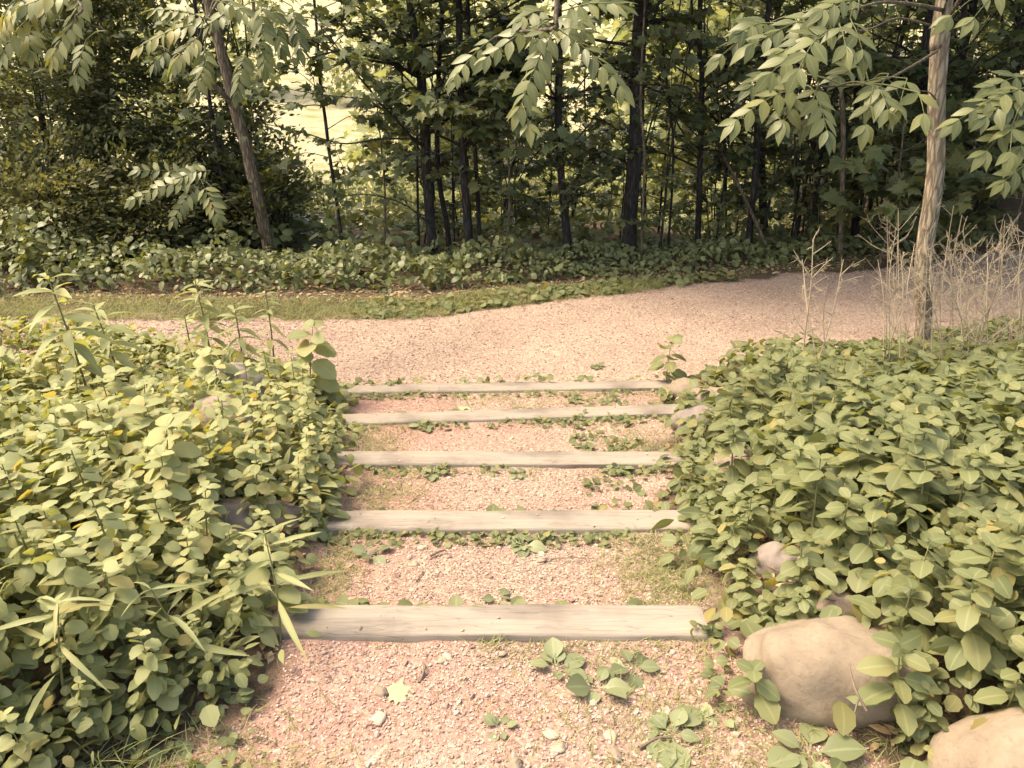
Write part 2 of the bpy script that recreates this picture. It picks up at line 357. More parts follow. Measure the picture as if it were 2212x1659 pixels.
M['bed_right'] = leaf_mat('green_shaded_leaf', [(.088, .106, .05), (.15, .168, .077), (.19, .202, .095), (.27, .225, .085)], .40, .55, .28, rib=(.33, .34, .18))  # right bed leaves, coloured darker to stand for the shade on that side
M['edge'] = leaf_mat('edge_leaf', [(.07, .085, .036), (.125, .14, .06), (.18, .19, .085), (.23, .23, .10)], .30, .45, .35)
M['spray'] = leaf_mat('compound_leaf', [(.07, .085, .036), (.12, .135, .055), (.18, .19, .08), (.28, .25, .08)], .38, .42, .4, rib=(.27, .27, .15))
M['maple'] = leaf_mat('maple_leaf', [(.052, .07, .035), (.088, .11, .05), (.125, .14, .062), (.19, .17, .055)], .38, .5, .35, tb=.6)
M['far'] = leaf_mat('sunlit_tone_leaf', [(.17, .20, .09), (.25, .28, .14), (.34, .35, .20), (.40, .36, .14)], .42, .6, .2, tb=.7)  # far leaves, sunlight painted in as a paler colour
M['bush'] = leaf_mat('bush_leaf', [(.05, .062, .028), (.085, .095, .042), (.125, .128, .058), (.20, .19, .09)], .35, .55, .25)
M['grass'] = leaf_mat('grass_blade', [(.13, .15, .055), (.20, .215, .085), (.27, .27, .12), (.36, .31, .17)], .3, .6, .2)
M['stem'] = simple_mat('green_stem', (.12, .12, .05), (.20, .19, .09), 30)
M['bark_pale'] = bark_mat('pale_bark', (.14, .11, .085), (.27, .225, .175), (.36, .305, .24))
M['bark_brown'] = bark_mat('brown_bark', (.075, .058, .046), (.15, .12, .095), (.22, .18, .14))
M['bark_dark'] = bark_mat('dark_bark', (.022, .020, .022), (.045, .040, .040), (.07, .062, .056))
M['straw'] = simple_mat('dry_stem', (.27, .21, .145), (.43, .35, .25), 60, .8, .3)
M['twig'] = simple_mat('twig_bark', (.10, .07, .055), (.2, .15, .11), 60, .85, .3)
M['pebble'] = simple_mat('pebble_stone', (.20, .155, .12), (.38, .30, .22), 40, .85, .3)
M['chip'] = simple_mat('gravel_chip', (.25, .158, .13), (.43, .32, .265), 40, .9, .3)
M['dead'] = leaf_mat('dead_leaf', [(.20, .13, .07), (.30, .21, .12), (.38, .30, .18)], .15, .8, .1)
M['fallen'] = leaf_mat('fallen_leaf', [(.26, .30, .16), (.32, .36, .20), (.38, .40, .26)], .2, .6, .3, rib=(.4, .42, .28))
def rock_mat(name, c1, c2, c3):
    m, nt, out, N, L = nodes(name)
    tc = N('ShaderNodeTexCoord'); n0 = N('ShaderNodeTexNoise'); n0.inputs['Scale'].default_value = 5; n0.inputs['Detail'].default_value = 9; n0.inputs['Roughness'].default_value = .62; L(tc.outputs['Object'], n0.inputs['Vector'])
    n1 = N('ShaderNodeTexNoise'); n1.inputs['Scale'].default_value = 60; n1.inputs['Detail'].default_value = 6; n1.inputs['Roughness'].default_value = .7; L(tc.outputs['Object'], n1.inputs['Vector'])
    v = N('ShaderNodeTexVoronoi'); v.inputs['Scale'].default_value = 42; L(tc.outputs['Object'], v.inputs['Vector'])
    r = ramp(N, [(.3, c1), (.5, c2), (.72, c3)]); L(n0.outputs['Fac'], r.inputs[0])
    sp = ramp(N, [(.28, (.72, .70, .68)), (.45, (1, 1, 1)), (.72, (1.12, 1.12, 1.1))]); L(n1.outputs['Fac'], sp.inputs[0])
    mx = N('ShaderNodeMix', data_type='RGBA', blend_type='MULTIPLY'); mx.inputs['Factor'].default_value = .8; L(r.outputs[0], mx.inputs['A']); L(sp.outputs[0], mx.inputs['B'])
    lp = N('ShaderNodeMapRange'); lp.inputs['From Min'].default_value = .0; lp.inputs['From Max'].default_value = .17; lp.inputs['To Min'].default_value = .35; lp.inputs['To Max'].default_value = 0; L(v.outputs['Distance'], lp.inputs['Value'])
    gate = N('ShaderNodeMapRange'); gate.inputs['From Min'].default_value = .55; gate.inputs['From Max'].default_value = .62; L(n0.outputs['Fac'], gate.inputs['Value'])
    gm = N('ShaderNodeMath', operation='MULTIPLY'); L(lp.outputs[0], gm.inputs[0]); L(gate.outputs[0], gm.inputs[1])
    m2 = N('ShaderNodeMix', data_type='RGBA'); L(gm.outputs[0], m2.inputs['Factor']); L(mx.outputs['Result'], m2.inputs['A']); m2.inputs['B'].default_value = (.46, .42, .30, 1)
    p = N('ShaderNodeBsdfPrincipled'); p.inputs['Roughness'].default_value = .88; p.inputs['Specular IOR Level'].default_value = .2; L(m2.outputs['Result'], p.inputs['Base Color'])
    s = N('ShaderNodeMath', operation='MULTIPLY_ADD'); s.inputs[1].default_value = .5; L(n1.outputs['Fac'], s.inputs[0]); L(n0.outputs['Fac'], s.inputs[2])
    b = N('ShaderNodeBump'); b.inputs['Strength'].default_value = .45; b.inputs['Distance'].default_value = .012; L(s.outputs[0], b.inputs['Height']); L(b.outputs[0], p.inputs['Normal'])
    L(p.outputs[0], out.inputs['Surface'])
    return m
M['rock_tan'] = rock_mat('tan_boulder', (.15, .115, .085), (.21, .165, .122), (.26, .212, .16))
M['rock_pink'] = rock_mat('pink_boulder', (.17, .125, .10), (.235, .18, .148), (.28, .225, .185))
M['rock_grey'] = rock_mat('grey_boulder', (.14, .112, .10), (.20, .165, .145), (.25, .21, .185))
# ------------------------------------------------------------------ ground
def axis(segs):
    out = []
    for a, b, s in segs: out.append(np.arange(a, b - 1e-6, s))
    return np.concatenate(out + [np.array([segs[-1][1]])])
def build_ground():
    xs = axis([(-90, -20, 5), (-20, -8, 1), (-8, -2, .12), (-2, 2, .028), (2, 8, .12), (8, 20, 1), (20, 90, 5)])
    ys = axis([(-4, 0.4, .3), (.4, 5.6, .024), (5.6, 10, .06), (10, 20, .4), (20, 60, 2), (60, 130, 7)])
    X, Y = np.meshgrid(xs, ys, indexing='ij')
    g = gravel_mask(X, Y)
    Zv = zs(X, Y)
    V = np.stack([X, Y, Zv], -1).reshape(-1, 3); ny = len(ys)
    i = np.arange(len(xs) - 1)[:, None] * ny; j = np.arange(ny - 1)[None]
    f = np.stack([i + j, i + ny + j, i + ny + j + 1, i + j + 1], -1).reshape(-1, 4)
    cen = V[f].mean(1); gm = gravel_mask(cen[:, 0], cen[:, 1])
    x, y = V[:, 0], V[:, 1]
    red = .24 * (y < 5.1) + .34 * (1 - sm(-.55, -.1, x)) * (y < 5.1) - .12 * (y > 5.2) + .12 * (y < 2) - .1
    red = red + .35 * sm(.75, 1.2, x) * (y < 2.2)
    for nm, sel in (('ground', gm < .42), ('gravel_path', gm >= .42)):
        fs = f[sel]; u, inv = np.unique(fs, return_inverse=True)
        a = Acc(); a.add(V[u], None, inv.reshape(-1, 4), g.reshape(-1)[u], red[u])
        tag(obj(nm, a, M['ground']), kind='structure')
build_ground()
# ------------------------------------------------------------------ timbers
from mathutils import noise as mnoise
TL = ['nearest timber step, the thickest looking one, level with the large tan boulder', 'weathered grey timber step with a dark stained end, second from the viewer',
      'middle timber of the five step edges, with weeds along its front', 'slanting timber step just below the one that borders the trail', 'farthest timber step, along the edge of the gravel trail']
for k, (yc, zc, xl, xr, yaw) in enumerate(TIMB):
    nx = 90; a = Acc(); L_ = xr - xl
    ring = []
    hw, hh, b = TD / 2, .15, .010
    prof = [(-hw, -hh), (-hw, -b), (-hw + b * .35, -b * .3), (-hw + b, 0), (-hw * .35, .001), (hw * .3, 0.0), (hw - b, 0), (hw - b * .3, -b * .35), (hw, -b), (hw, -hh)]
    V = []
    for i in range(nx + 1):
        s = -L_ / 2 + L_ * i / nx
        for j, (py, pz) in enumerate(prof):
            n1 = mnoise.noise(Vector((s * 3, j * 1.7 + k * 9, 0))) * .005 + mnoise.noise(Vector((s * 22, j * 2.3, k * 5))) * .0016
            e = 1.0 if 0 < i < nx else .97
            V.append((s, py * e + (n1 if abs(py) > hw * .8 else 0), pz + n1 * .7 - (0.004 if i in (0, nx) else 0)))
    m = len(prof); f = []
    for i in range(nx):
        for j in range(m - 1): f.append((i * m + j, (i + 1) * m + j, (i + 1) * m + j + 1, i * m + j + 1))
        f.append((i * m + m - 1, (i + 1) * m + m - 1, (i + 1) * m, i * m))
    a.add(V, None, f)
    for base in (0, nx * m):
        cV = np.array(V[base:base + m]); c0 = cV.mean(0)
        a.add(np.vstack([[c0], cV]), [(0, 1 + q, 1 + (q + 1) % m) for q in range(m)])
    o = obj('timber_step', a, M['timber']); o.location = ((xl + xr) / 2, yc, zc); o.rotation_euler = (0, 0, yaw)
    tag(o, TL[k], 'step', 'timber step edges')
# ------------------------------------------------------------------ boulders
def boulder(label, p, size, mat, seed, rz=0, cat='boulder', sub=24, flat=.5):
    a = Acc(); nu, nv = sub * 2, sub
    sx, sy, sz = size; V = []
    for i in range(nv + 1):
        ph = math.pi * i / nv
        for j in range(nu):
            th = 2 * math.pi * j / nu
            d = Vector((math.sin(ph) * math.cos(th), math.sin(ph) * math.sin(th), math.cos(ph)))
            n = mnoise.fractal(d * 1.1 + Vector((seed * 3.1, seed, 0)), 1.3, 2.0, 3) * .20 + mnoise.noise(d * 5 + Vector((seed, 0, 9))) * .03 + mnoise.noise(d * 14 + Vector((seed, 0, 3))) * .008
            c = max(abs(d.x), abs(d.y), abs(d.z)); r = (1 + n) * (1 + .10 * (1 - c))
            v = d * r
            V.append((v.x * sx, v.y * sy, v.z * sz))
    f = []
    for i in range(nv):
        for j in range(nu): f.append((i * nu + j, (i + 1) * nu + j, (i + 1) * nu + (j + 1) % nu, i * nu + (j + 1) % nu))
    a.add(V, None, f)
    o = obj('boulder', a, mat); o.location = [float(v) for v in p]; o.rotation_euler = (0, 0, rz)
    return tag(o, label, cat, 'boulders beside the steps')
ROCKS = []
def rock_px(label, px, py, Y, size, mat, seed, rz=0, dz=0.):
    p = at(px, py, Y); g = ground(px, py)
    if g[1] < Y: p = g + np.array([0, size[1] * .4, -size[2] * .15])
    p[2] += dz; ROCKS.append((p.copy(), size[0]))
    return boulder(label, p, size, mat, seed, rz)
rock_px('large smooth tan boulder at the right end of the nearest timber', 1790, 1455, 1.70, (.238, .15, .155), M['rock_tan'], 2.3, -.12)
rock_px('big pale boulder cut off by the lower right corner', 2262, 1740, 1.36, (.24, .17, .19), M['rock_tan'], 5.1, .3)
rock_px('small brown rock peeking out behind the large tan boulder', 1815, 1335, 2.03, (.075, .06, .075), M['rock_pink'], 3.7)
rock_px('mauve rock half hidden by leaves above the large tan boulder', 1690, 1225, 2.45, (.09, .07, .075), M['rock_grey'], 7.2)
rock_px('flat pale rock at the right end of the farthest timber', 1490, 850, 4.95, (.15, .12, .10), M['rock_tan'], 8.8)
rock_px('rounded pinkish rock beside the right end of the slanting timber', 1545, 872, 4.6, (.17, .12, .10), M['rock_pink'], 1.4)
rock_px('grey mauve rock in front of the pinkish one, right of the steps', 1510, 912, 4.2, (.17, .11, .10), M['rock_grey'], 4.9)
rock_px('rock among the leaves at the right end of the middle timber', 1590, 1020, 3.4, (.11, .09, .12), M['rock_pink'], 6.4)
rock_px('upper grey rock poking through the leaves left of the steps', 520, 880, 4.2, (.17, .13, .17), M['rock_grey'], 9.3, 0, .10)
rock_px('pinkish grey rock with leaves around it, left of the middle timber', 480, 985, 3.4, (.18, .13, .19), M['rock_pink'], 2.9, 0, .12)
rock_px('rounded grey rock at the left end of the dark stained timber', 600, 1128, 2.9, (.105, .08, .075), M['rock_grey'], 5.8)
rock_px('low mauve rock just left of the rounded grey rock', 500, 1140, 2.72, (.11, .09, .10), M['rock_grey'], 7.7)
rock_px('low brownish rock under pale leaves near the left frame edge', 115, 1215, 2.6, (.14, .10, .10), M['rock_pink'], 3.1)
# ------------------------------------------------------------------ compound leaves and branches
UPC = np.array([0, -.55, .8])
def pinnate(acc, stem, b, e, pairs, L, droop=.35, nrm=UPC, var0=.5, tpl=lance, term=True, wid=1.0):
    b = np.asarray(b, float); e = np.asarray(e, float); ln = np.linalg.norm(e - b)
    mid = (b + e) / 2 + np.array([0, 0, .06 * ln]); path = spline([b, mid, e], 12)
    tube(stem, path, np.linspace(.0035, .0015, 12), 4)
    P = []; D = []; S = []
    for k in range(pairs):
        t = .16 + .8 * k / max(pairs - 1, 1); i = t * 11; a = path[int(i)] + (path[min(int(i) + 1, 11)] - path[int(i)]) * (i % 1)
        d = norm(path[min(int(i) + 1, 11)] - path[max(int(i) - 1, 0)]); side = norm(np.cross(d, nrm))
        for s in (-1, 1):
            dd = norm(d * (.45 + .35 * t + rng.uniform(-.12, .12)) + side * s * (.95 - .35 * t) + np.array([0, 0, -droop * rng.uniform(.6, 1.3)]))
            P.append(a + rng.randn(3) * .002); D.append(dd); S.append(L * (.78 + .30 * math.sin(math.pi * (.15 + .75 * t))) * rng.uniform(.88, 1.1))
    if term: P.append(path[-1]); D.append(norm(path[-1] - path[-3]) + np.array([0, 0, -.2])); S.append(L * 1.0)
    n = len(P)
    place(acc, tpl, P, np.array(D), nrm + rng.randn(n, 3) * .22, np.array(S), np.clip(var0 + rng.randn(n) * .14, 0, 1), np.array(S) * wid)
def c1(x, y): return (x * .332, y * .332)
def c3(x, y): return (1478 + x * .332, y * .332)
def c5(x, y): return ((1200 + x * .226) * .885, y * .226 * .885)
def trunk_path(pts, Y, ext_top=None, n=26, lean=(0, 0)):
    """pixel polyline of a trunk, bottom first, standing at distance Y; ext_top: height to which it goes on above the frame"""
    P = [at(px, py, Y) for px, py in pts]
    P[0][2] = float(zt(P[0][0], Y)) - .06
    P = [P[0]] + [p for p in P[1:] if p[2] > P[0][2] + .15]
    if ext_top is not None and P[-1][2] < ext_top:
        d = norm(P[-1] - P[-2]); d = norm(d * .5 + np.array([lean[0], lean[1], 1.0])); P.append(P[-1] + d * (ext_top - P[-1][2]) / d[2])
    return spline(P, n)
def limb(accw, start, d, ln, r, up=.1, seg=8, k=5):
    P = [np.array(start, float)]; d = norm(d)
    for i in range(seg):
        d = norm(d + rng.randn(3) * .16 + np.array([0, 0, up * .12])); P.append(P[-1] + d * ln / seg)
    P = np.array(P); tube(accw, P, np.linspace(r, r * .25, len(P)), k); return P
def foliage_on(acc, accw, P, tpl, size, ntw, nl, spread=.5, flat=.8, varm=.45, vars_=.18, tw=True):
    """twigs and leaves along a limb P"""
    n = len(P); LP = []; LD = []
    for q in range(ntw):
        t = rng.uniform(.25, 1); i = min(int(t * (n - 1)), n - 2); a = P[i] + (P[i + 1] - P[i]) * rng.rand()
        d = norm(P[i + 1] - P[i]); sd = norm(np.cross(d, [0, 0, 1])) * rng.choice([-1, 1])
        dd = norm(d * rng.uniform(.3, 1) + sd * rng.uniform(.2, 1) + np.array([0, 0, rng.uniform(-.25, .35)])); ln = spread * rng.uniform(.5, 1.2)
        e = a + dd * ln + np.array([0, 0, -.08 * ln])
        if tw: tube(accw, [a, (a + e) / 2 + np.array([0, 0, .03 * ln]), e], [.006, .004, .0025], 3)
        m = max(2, int(nl * rng.uniform(.6, 1.3))); tt = np.linspace(.2, 1, m)
        pts = a + (e - a) * tt[:, None] + rng.randn(m, 3) * .03 * np.array([1, 1, .6]); LP.append(pts)
        s2 = np.where(np.arange(m) % 2, 1, -1)[:, None] * norm(np.cross(dd, [0, 0, 1]))
        LD.append(norm(dd * .6 + s2 * .9 + np.array([0, 0, -.35]) + rng.randn(m, 3) * .3))
    if not LP: return
    LP = np.concatenate(LP); LD = np.concatenate(LD); m = len(LP)
    Nn = np.array([0, -.12, flat]) + rng.randn(m, 3) * .38
    S = size * rng.uniform(.6, 1.25, m)
    place(acc, tpl, LP, LD, Nn, S, np.clip(varm + rng.randn(m) * vars_, 0, 1))
def crown(acc, c, rad, n, tpl, size, varm=.4, shell=.35):
    d = rdir(n); r = rnd(n) ** shell
    k = (vnoise(d[:, 0] * 3 + c[0], d[:, 1] * 3 + d[:, 2] * 2, .8, 9) > .38)
    d = d[k]; r = r[k]; m = len(d)
    P = np.array(c) + d * r[:, None] * np.array(rad) * (1 + .25 * (vnoise(d[:, 0] * 4, d[:, 2] * 4, 1, 3)[:, None] - .5))
    place(acc, tpl, P, norm(d + rng.randn(m, 3) * .6 + np.array([0, 0, -.4])), np.array([0, 0, .8]) + rng.randn(m, 3) * .45, size * rng.uniform(.6, 1.3, m), np.clip(varm + rng.randn(m) * .16, 0, 1))
def tree(name, label, path, r0, r1, bark, leafm, tpl, size, zr=(1.2, 3.4), limbs=14, llen=(.8, 1.7), ntw=7, nl=6, crowns=(), group=None, cat='tree', flare=1.25, sides=12, bump=.08, azim=None, varm=.45, deadl=0, csize=None, lup=.3):
    base = path[0].copy(); root = thing(name, label, cat, base, group)
    n = len(path); rad = np.linspace(r0, r1, n); rad[0] *= flare; rad[1] *= 1 + (flare - 1) * .4
    a = Acc(); tube(a, path - base, rad, sides, .5, bump, int(rng.randint(99)))
    obj('trunk', a, bark, root)
    w = Acc(); lf = Acc(); rp = path - base; hz = path[:, 2]
    for q in range(limbs + deadl):
        z = rng.uniform(*zr); i = int(np.argmin(abs(hz - z))); az = rng.uniform(0, 2 * np.pi) if azim is None else rng.uniform(*azim)
        d = np.array([math.cos(az), math.sin(az), lup + rng.uniform(-.2, .25)]); ln = rng.uniform(*llen)
        P = limb(w, rp[i], d, ln, max(.006, min(rad[i] * .42, .022)), .25)
        if q < limbs: foliage_on(lf, w, P, tpl, size, ntw, nl, ln * .35, varm=varm)
    for (c, rd, m, sz) in crowns: crown(lf, np.array(c) - base, rd, m, maples_lo if tpl is not tiny else tiny, sz, varm)
    if w.V: obj('branches', w, bark, root)
    if lf.V: obj('foliage', lf, leafm, root)
    return root, base
# ------------------------------------------------------------------ left and right trees with their sprays
def sprays(root, base, specs, Ys, L, tplw=1.0, matname='spray', nrm=UPC, droop=.35, twigs=()):
    brs = []
    for pts, r in twigs:
        w = Acc(); p = spline([np.asarray(q) - base for q in pts], 18); tube(w, p, np.linspace(r, max(r * .3, .003), 18), 6); brs.append((obj('branch', w, M['bark_brown'], root), p))
    for sp in specs:
        (x0, y0), (x1, y1), pairs = sp[:3]; Y = Ys + (sp[3] if len(sp) > 3 else 0); v = sp[4] if len(sp) > 4 else .45
        b = at(x0, y0, Y) - base; e = at(x1, y1, Y - .12) - base
        br, p, k = min(((o, p, np.linalg.norm(p - b, axis=1).min()) for o, p in brs), key=lambda t: t[2])
        a = Acc(); q = p[np.argmin(np.linalg.norm(p - b, axis=1))]
        if k > .02: tube(a, spline([q, (q + b) / 2 + np.array([0, 0, .02]), b], 8), np.linspace(.0045, .0035, 8), 4)
        pinnate(a, a, b, e, pairs, L, droop, nrm, v, wid=tplw); obj('frond', a, M[matname], br)
pl = trunk_path([(583, 556), (565, 460), (546, 380), (530, 310), (516, 265), (497, 190), (480, 120), (465, 60), (450, 0)], 9.4, 6.5, 60)
rt, bs = tree('leaning_tree', 'slender leaning grey brown tree at the trail edge in front of the dark bush', pl, .072, .05, M['bark_brown'], M['maple'], maples, .12, (3.3, 5.5), 8, (.8, 1.4), 6, 5,
              crowns=[((-2.6, 10.2, 6.2), (1.8, 1.7, 1.2), 500, .17)], sides=20, bump=.1)
def lerp(p, i): return p[i]
sprays(rt, bs, [(c1(1370, 130), c1(1000, 60), 7, -.3, .62), (c1(1330, 150), c1(915, 300), 8, -.2, .72), (c1(1300, 230), c1(1130, 420), 7, -.4, .7), (c1(1340, 420), c1(1270, 580), 4, -.1, .55),
                (c1(1700, 0), c1(1720, 420), 7, -.3, .35), (c1(1560, 60), c1(1370, 150), 5, 0, .4), (c1(1600, 330), c1(1540, 600), 6, .1, .35), (c1(1400, 0), c1(1640, 120), 6, 0, .5),
                (c1(1330, 300), c1(1330, 520), 6, .3, .3), (c1(1900, 40), c1(1960, 330), 6, .3, .25), (c1(1760, 0), c1(1830, 300), 6, .2, .3)], 6.0, .12, droop=.2,
       twigs=[([lerp(pl, 52), at(*c1(1500, -260), 8.2), at(*c1(1480, -120), 6.8), at(*c1(1340, 140), 5.9)], .022),
              ([lerp(pl, 53), at(*c1(1760, -300), 8.4), at(*c1(1740, -140), 7.), at(*c1(1700, 10), 6)], .02)])
sprays(rt, bs, [(c1(1300, 1170), c1(860, 1300), 8, 0, .55), (c1(1310, 1190), c1(1130, 1420), 7, 0, .55), (c1(1320, 1200), c1(1410, 1400), 6, -.1, .6), (c1(1370, 1110), c1(1180, 1150), 6, .1, .5),
                (c1(1290, 1160), c1(900, 1110), 6, .3, .3)], 8.6, .15, droop=.05, nrm=np.array([0, -.8, .6]),
       twigs=[([at(*c1(1715, 1560), 9.36), at(*c1(1600, 1420), 9.1), at(*c1(1450, 1270), 8.8), at(*c1(1310, 1180), 8.6)], .014)])
sprays(rt, bs, [(c1(1100, 330), c1(1000, 420), 4, 0, .3)], 8.6, .13,
       twigs=[([at(*c1(1545, 720), 9.38), at(*c1(1400, 560), 9.2), at(*c1(1200, 400), 9.0), at(*c1(960, 280), 8.7)], .035)])
# right tree
pr = trunk_path([(1998, 752), (1996, 690), (1994, 600), (2000, 520), (2014, 430), (2022, 350), (2023, 250), (2026, 150), (2034, 70), (2040, 0)], 5.5, 5.6, 80)
rt2, bs2 = tree('ash_tree', 'pale barked tree standing in the plant bed among dry stalks, trail behind it', pr, .060, .050, M['bark_pale'], M['maple'], maples, .12, (3.9, 5.2), 10, (.9, 1.8), 7, 5,
                crowns=[((2.3, 4.6, 5.7), (2.0, 2.0, 1.0), 800, .17)], sides=28, bump=.09, flare=1.2)  # crown shifted left, above the view, to shade the right bed
sp = [(c3(1100, 60), c3(420, 300), 7, .15, .30), (c3(1000, 210), c3(640, 330), 4, 0, .4), (c3(900, 240), c3(560, 480), 4, -.1, .45), (c3(860, 250), c3(740, 460), 3, -.2, .45), (c3(1010, 160), c3(1050, 300), 2, -.1, .45),
      (c3(760, 560), c3(330, 790), 5, 0, .5), (c3(700, 610), c3(640, 790), 3, 0, .45), (c3(860, 620), c3(930, 860), 4, -.1, .5), (c3(870, 560), c3(800, 780), 3, .05, .35), (c3(1230, 560), c3(1180, 820), 3, -.05, .55),
      (c3(1250, 560), c3(1330, 720), 3, -.05, .5), (c3(1450, 510), c3(1400, 690), 2, .1, .45), (c3(1520, 600), c3(1560, 740), 2, -.1, .5), (c3(960, 60), c3(760, 200), 4, .3, .25), (c3(620, 120), c3(230, 370), 4, .5, .2),
      (c3(1150, 430), c3(1010, 500), 3, .4, .2), (c3(1130, 0), c3(900, 70), 4, .2, .3), (c3(1080, 120), c3(1160, 330), 3, .1, .3), (c3(560, 150), c3(380, 200), 4, .3, .25), (c3(1330, 480), c3(1230, 660), 3, .2, .35), (c3(640, 480), c3(440, 560), 4, .4, .2)]
sprays(rt2, bs2, sp, 4.0, .113, 1.0, droop=.14, twigs=[
    ([at(2038, 22, 5.45), at(*c3(1500, 30), 5.0), at(*c3(1290, 15), 4.5), at(*c3(1100, 60), 4.1)], .014),
    ([at(*c3(1640, 335), 5.45), at(*c3(1500, 420), 5.1), at(*c3(1300, 520), 4.5), at(*c3(1000, 560), 4.1), at(*c3(760, 560), 4.0)], .010),
    ([at(2030, 60, 5.45), at(*c3(1400, 120), 4.9), at(*c3(1200, 190), 4.3), at(*c3(1000, 210), 4.0)], .008),
    ([at(2022, 215, 5.45), at(*c3(1590, 600), 5.2), at(*c3(1500, 590), 4.4)], .005)])
spr = [(c3(2250, 560), c3(1770, 790), 5, 0, .45), (c3(2200, 640), c3(1960, 760), 4, 0, .4), (c3(2160, 800), c3(1960, 990), 3, 0, .5), (c3(2130, 820), c3(2120, 1000), 2, -.1, .5), (c3(2240, 760), c3(2190, 960), 3, 0, .5),
       (c3(2260, 500), c3(2010, 560), 4, .3, .3), (c3(1980, -60), c3(1730, 110), 2, .2, .45), (c3(2060, -60), c3(1880, 120), 2, .2, .45), (c3(2330, 1020), c3(2080, 1180), 4, .2, .3)]
sprays(rt2, bs2, spr, 4.2, .115, 1.0, droop=.14, twigs=[
    ([at(2034, 60, 5.45), at(2120, -40, 5.0), at(2290, 40, 4.5), at(*c3(2330, 480), 4.2), at(*c3(2250, 560), 4.2)], .012),
    ([at(2036, 30, 5.45), at(2070, -60, 5.0), at(*c3(1980, -60), 4.4)], .008), ([at(2290, 40, 4.5), at(2300, 300, 4.2), at(*c3(2330, 1020), 4.4)], .008)])
spc = [(c5(680, 310), c5(290, 1190), 7, 0, .5), (c5(700, 300), c5(1420, 960), 7, 0, .42), (c5(650, 210), c5(-60, 640), 6, .2, .38), (c5(760, 120), c5(1380, 40), 6, .1, .42), (c5(560, 120), c5(340, 190), 3, .3, .35),
       (c5(720, 330), c5(980, 330), 4, .2, .35), (c5(30, 400), c5(-380, 820), 5, .3, .45), (c5(690, 200), c5(980, 220), 4, .3, .35), (c5(330, 1120), c5(400, 1350), 2, 0, .6), (c5(640, 300), c5(500, 420), 3, .1, .35)]
sprays(rt2, bs2, spc, 3.7, .095, 1.0, droop=.1, twigs=[
    ([pr[74], at(1900, -420, 5.0), at(1500, -380, 4.3), at(1230, -160, 3.9), at(*c5(720, 0), 3.75), at(*c5(690, 200), 3.7), at(*c5(680, 310), 3.7), at(*c5(300, 340), 3.85), at(*c5(30, 400), 4.0)], .02)])
# tree outside the frame whose fronds hang into the upper left corner
pw = spline([(-5.4, 6.4, .0), (-5.35, 6.4, 2.5), (-5.2, 6.5, 5.5)], 30)
rt3, bs3 = tree('walnut_tree', 'sunlit yellowish fronds of a tree reaching in at the upper left corner', pw, .12, .07, M['bark_brown'], M['maple'], maples, .13, (4.0, 5.3), 6, (.8, 1.5), 5, 5, sides=16)
spw = [(c1(470, -40), c1(0, 120), 8, 0, .75), (c1(500, 120), c1(340, 370), 6, 0, .7), (c1(250, 60), c1(20, 350), 6, 0, .72), (c1(540, -60), c1(470, 190), 6, .1, .65), (c1(120, -20), c1(-80, 420), 7, .1, .75),
       (c1(300, -60), c1(60, 60), 6, .2, .7), (c1(200, 180), c1(190, 330), 4, .1, .6), (c1(440, -100), c1(300, 60), 6, .2, .6), (c1(560, 260), c1(500, 500), 5, .8, .4), (c1(20, 120), c1(-60, 260), 5, 0, .75)]
sprays(rt3, bs3, spw, 4.8, .105, 1.0, droop=.2, twigs=[([pw[18], at(-150, -260, 5.6), at(60, -120, 5.0), at(*c1(470, -40), 4.8)], .02), ([at(-150, -260, 5.6), at(-40, -60, 5.0), at(*c1(250, 60), 4.8)], .012),
    ([at(60, -120, 5.0), at(*c1(520, 20), 4.8), at(*c1(500, 120), 4.8), at(*c1(700, 200), 5.4)], .01), ([at(-150, -260, 5.6), at(*c1(120, -20), 4.9)], .01)])
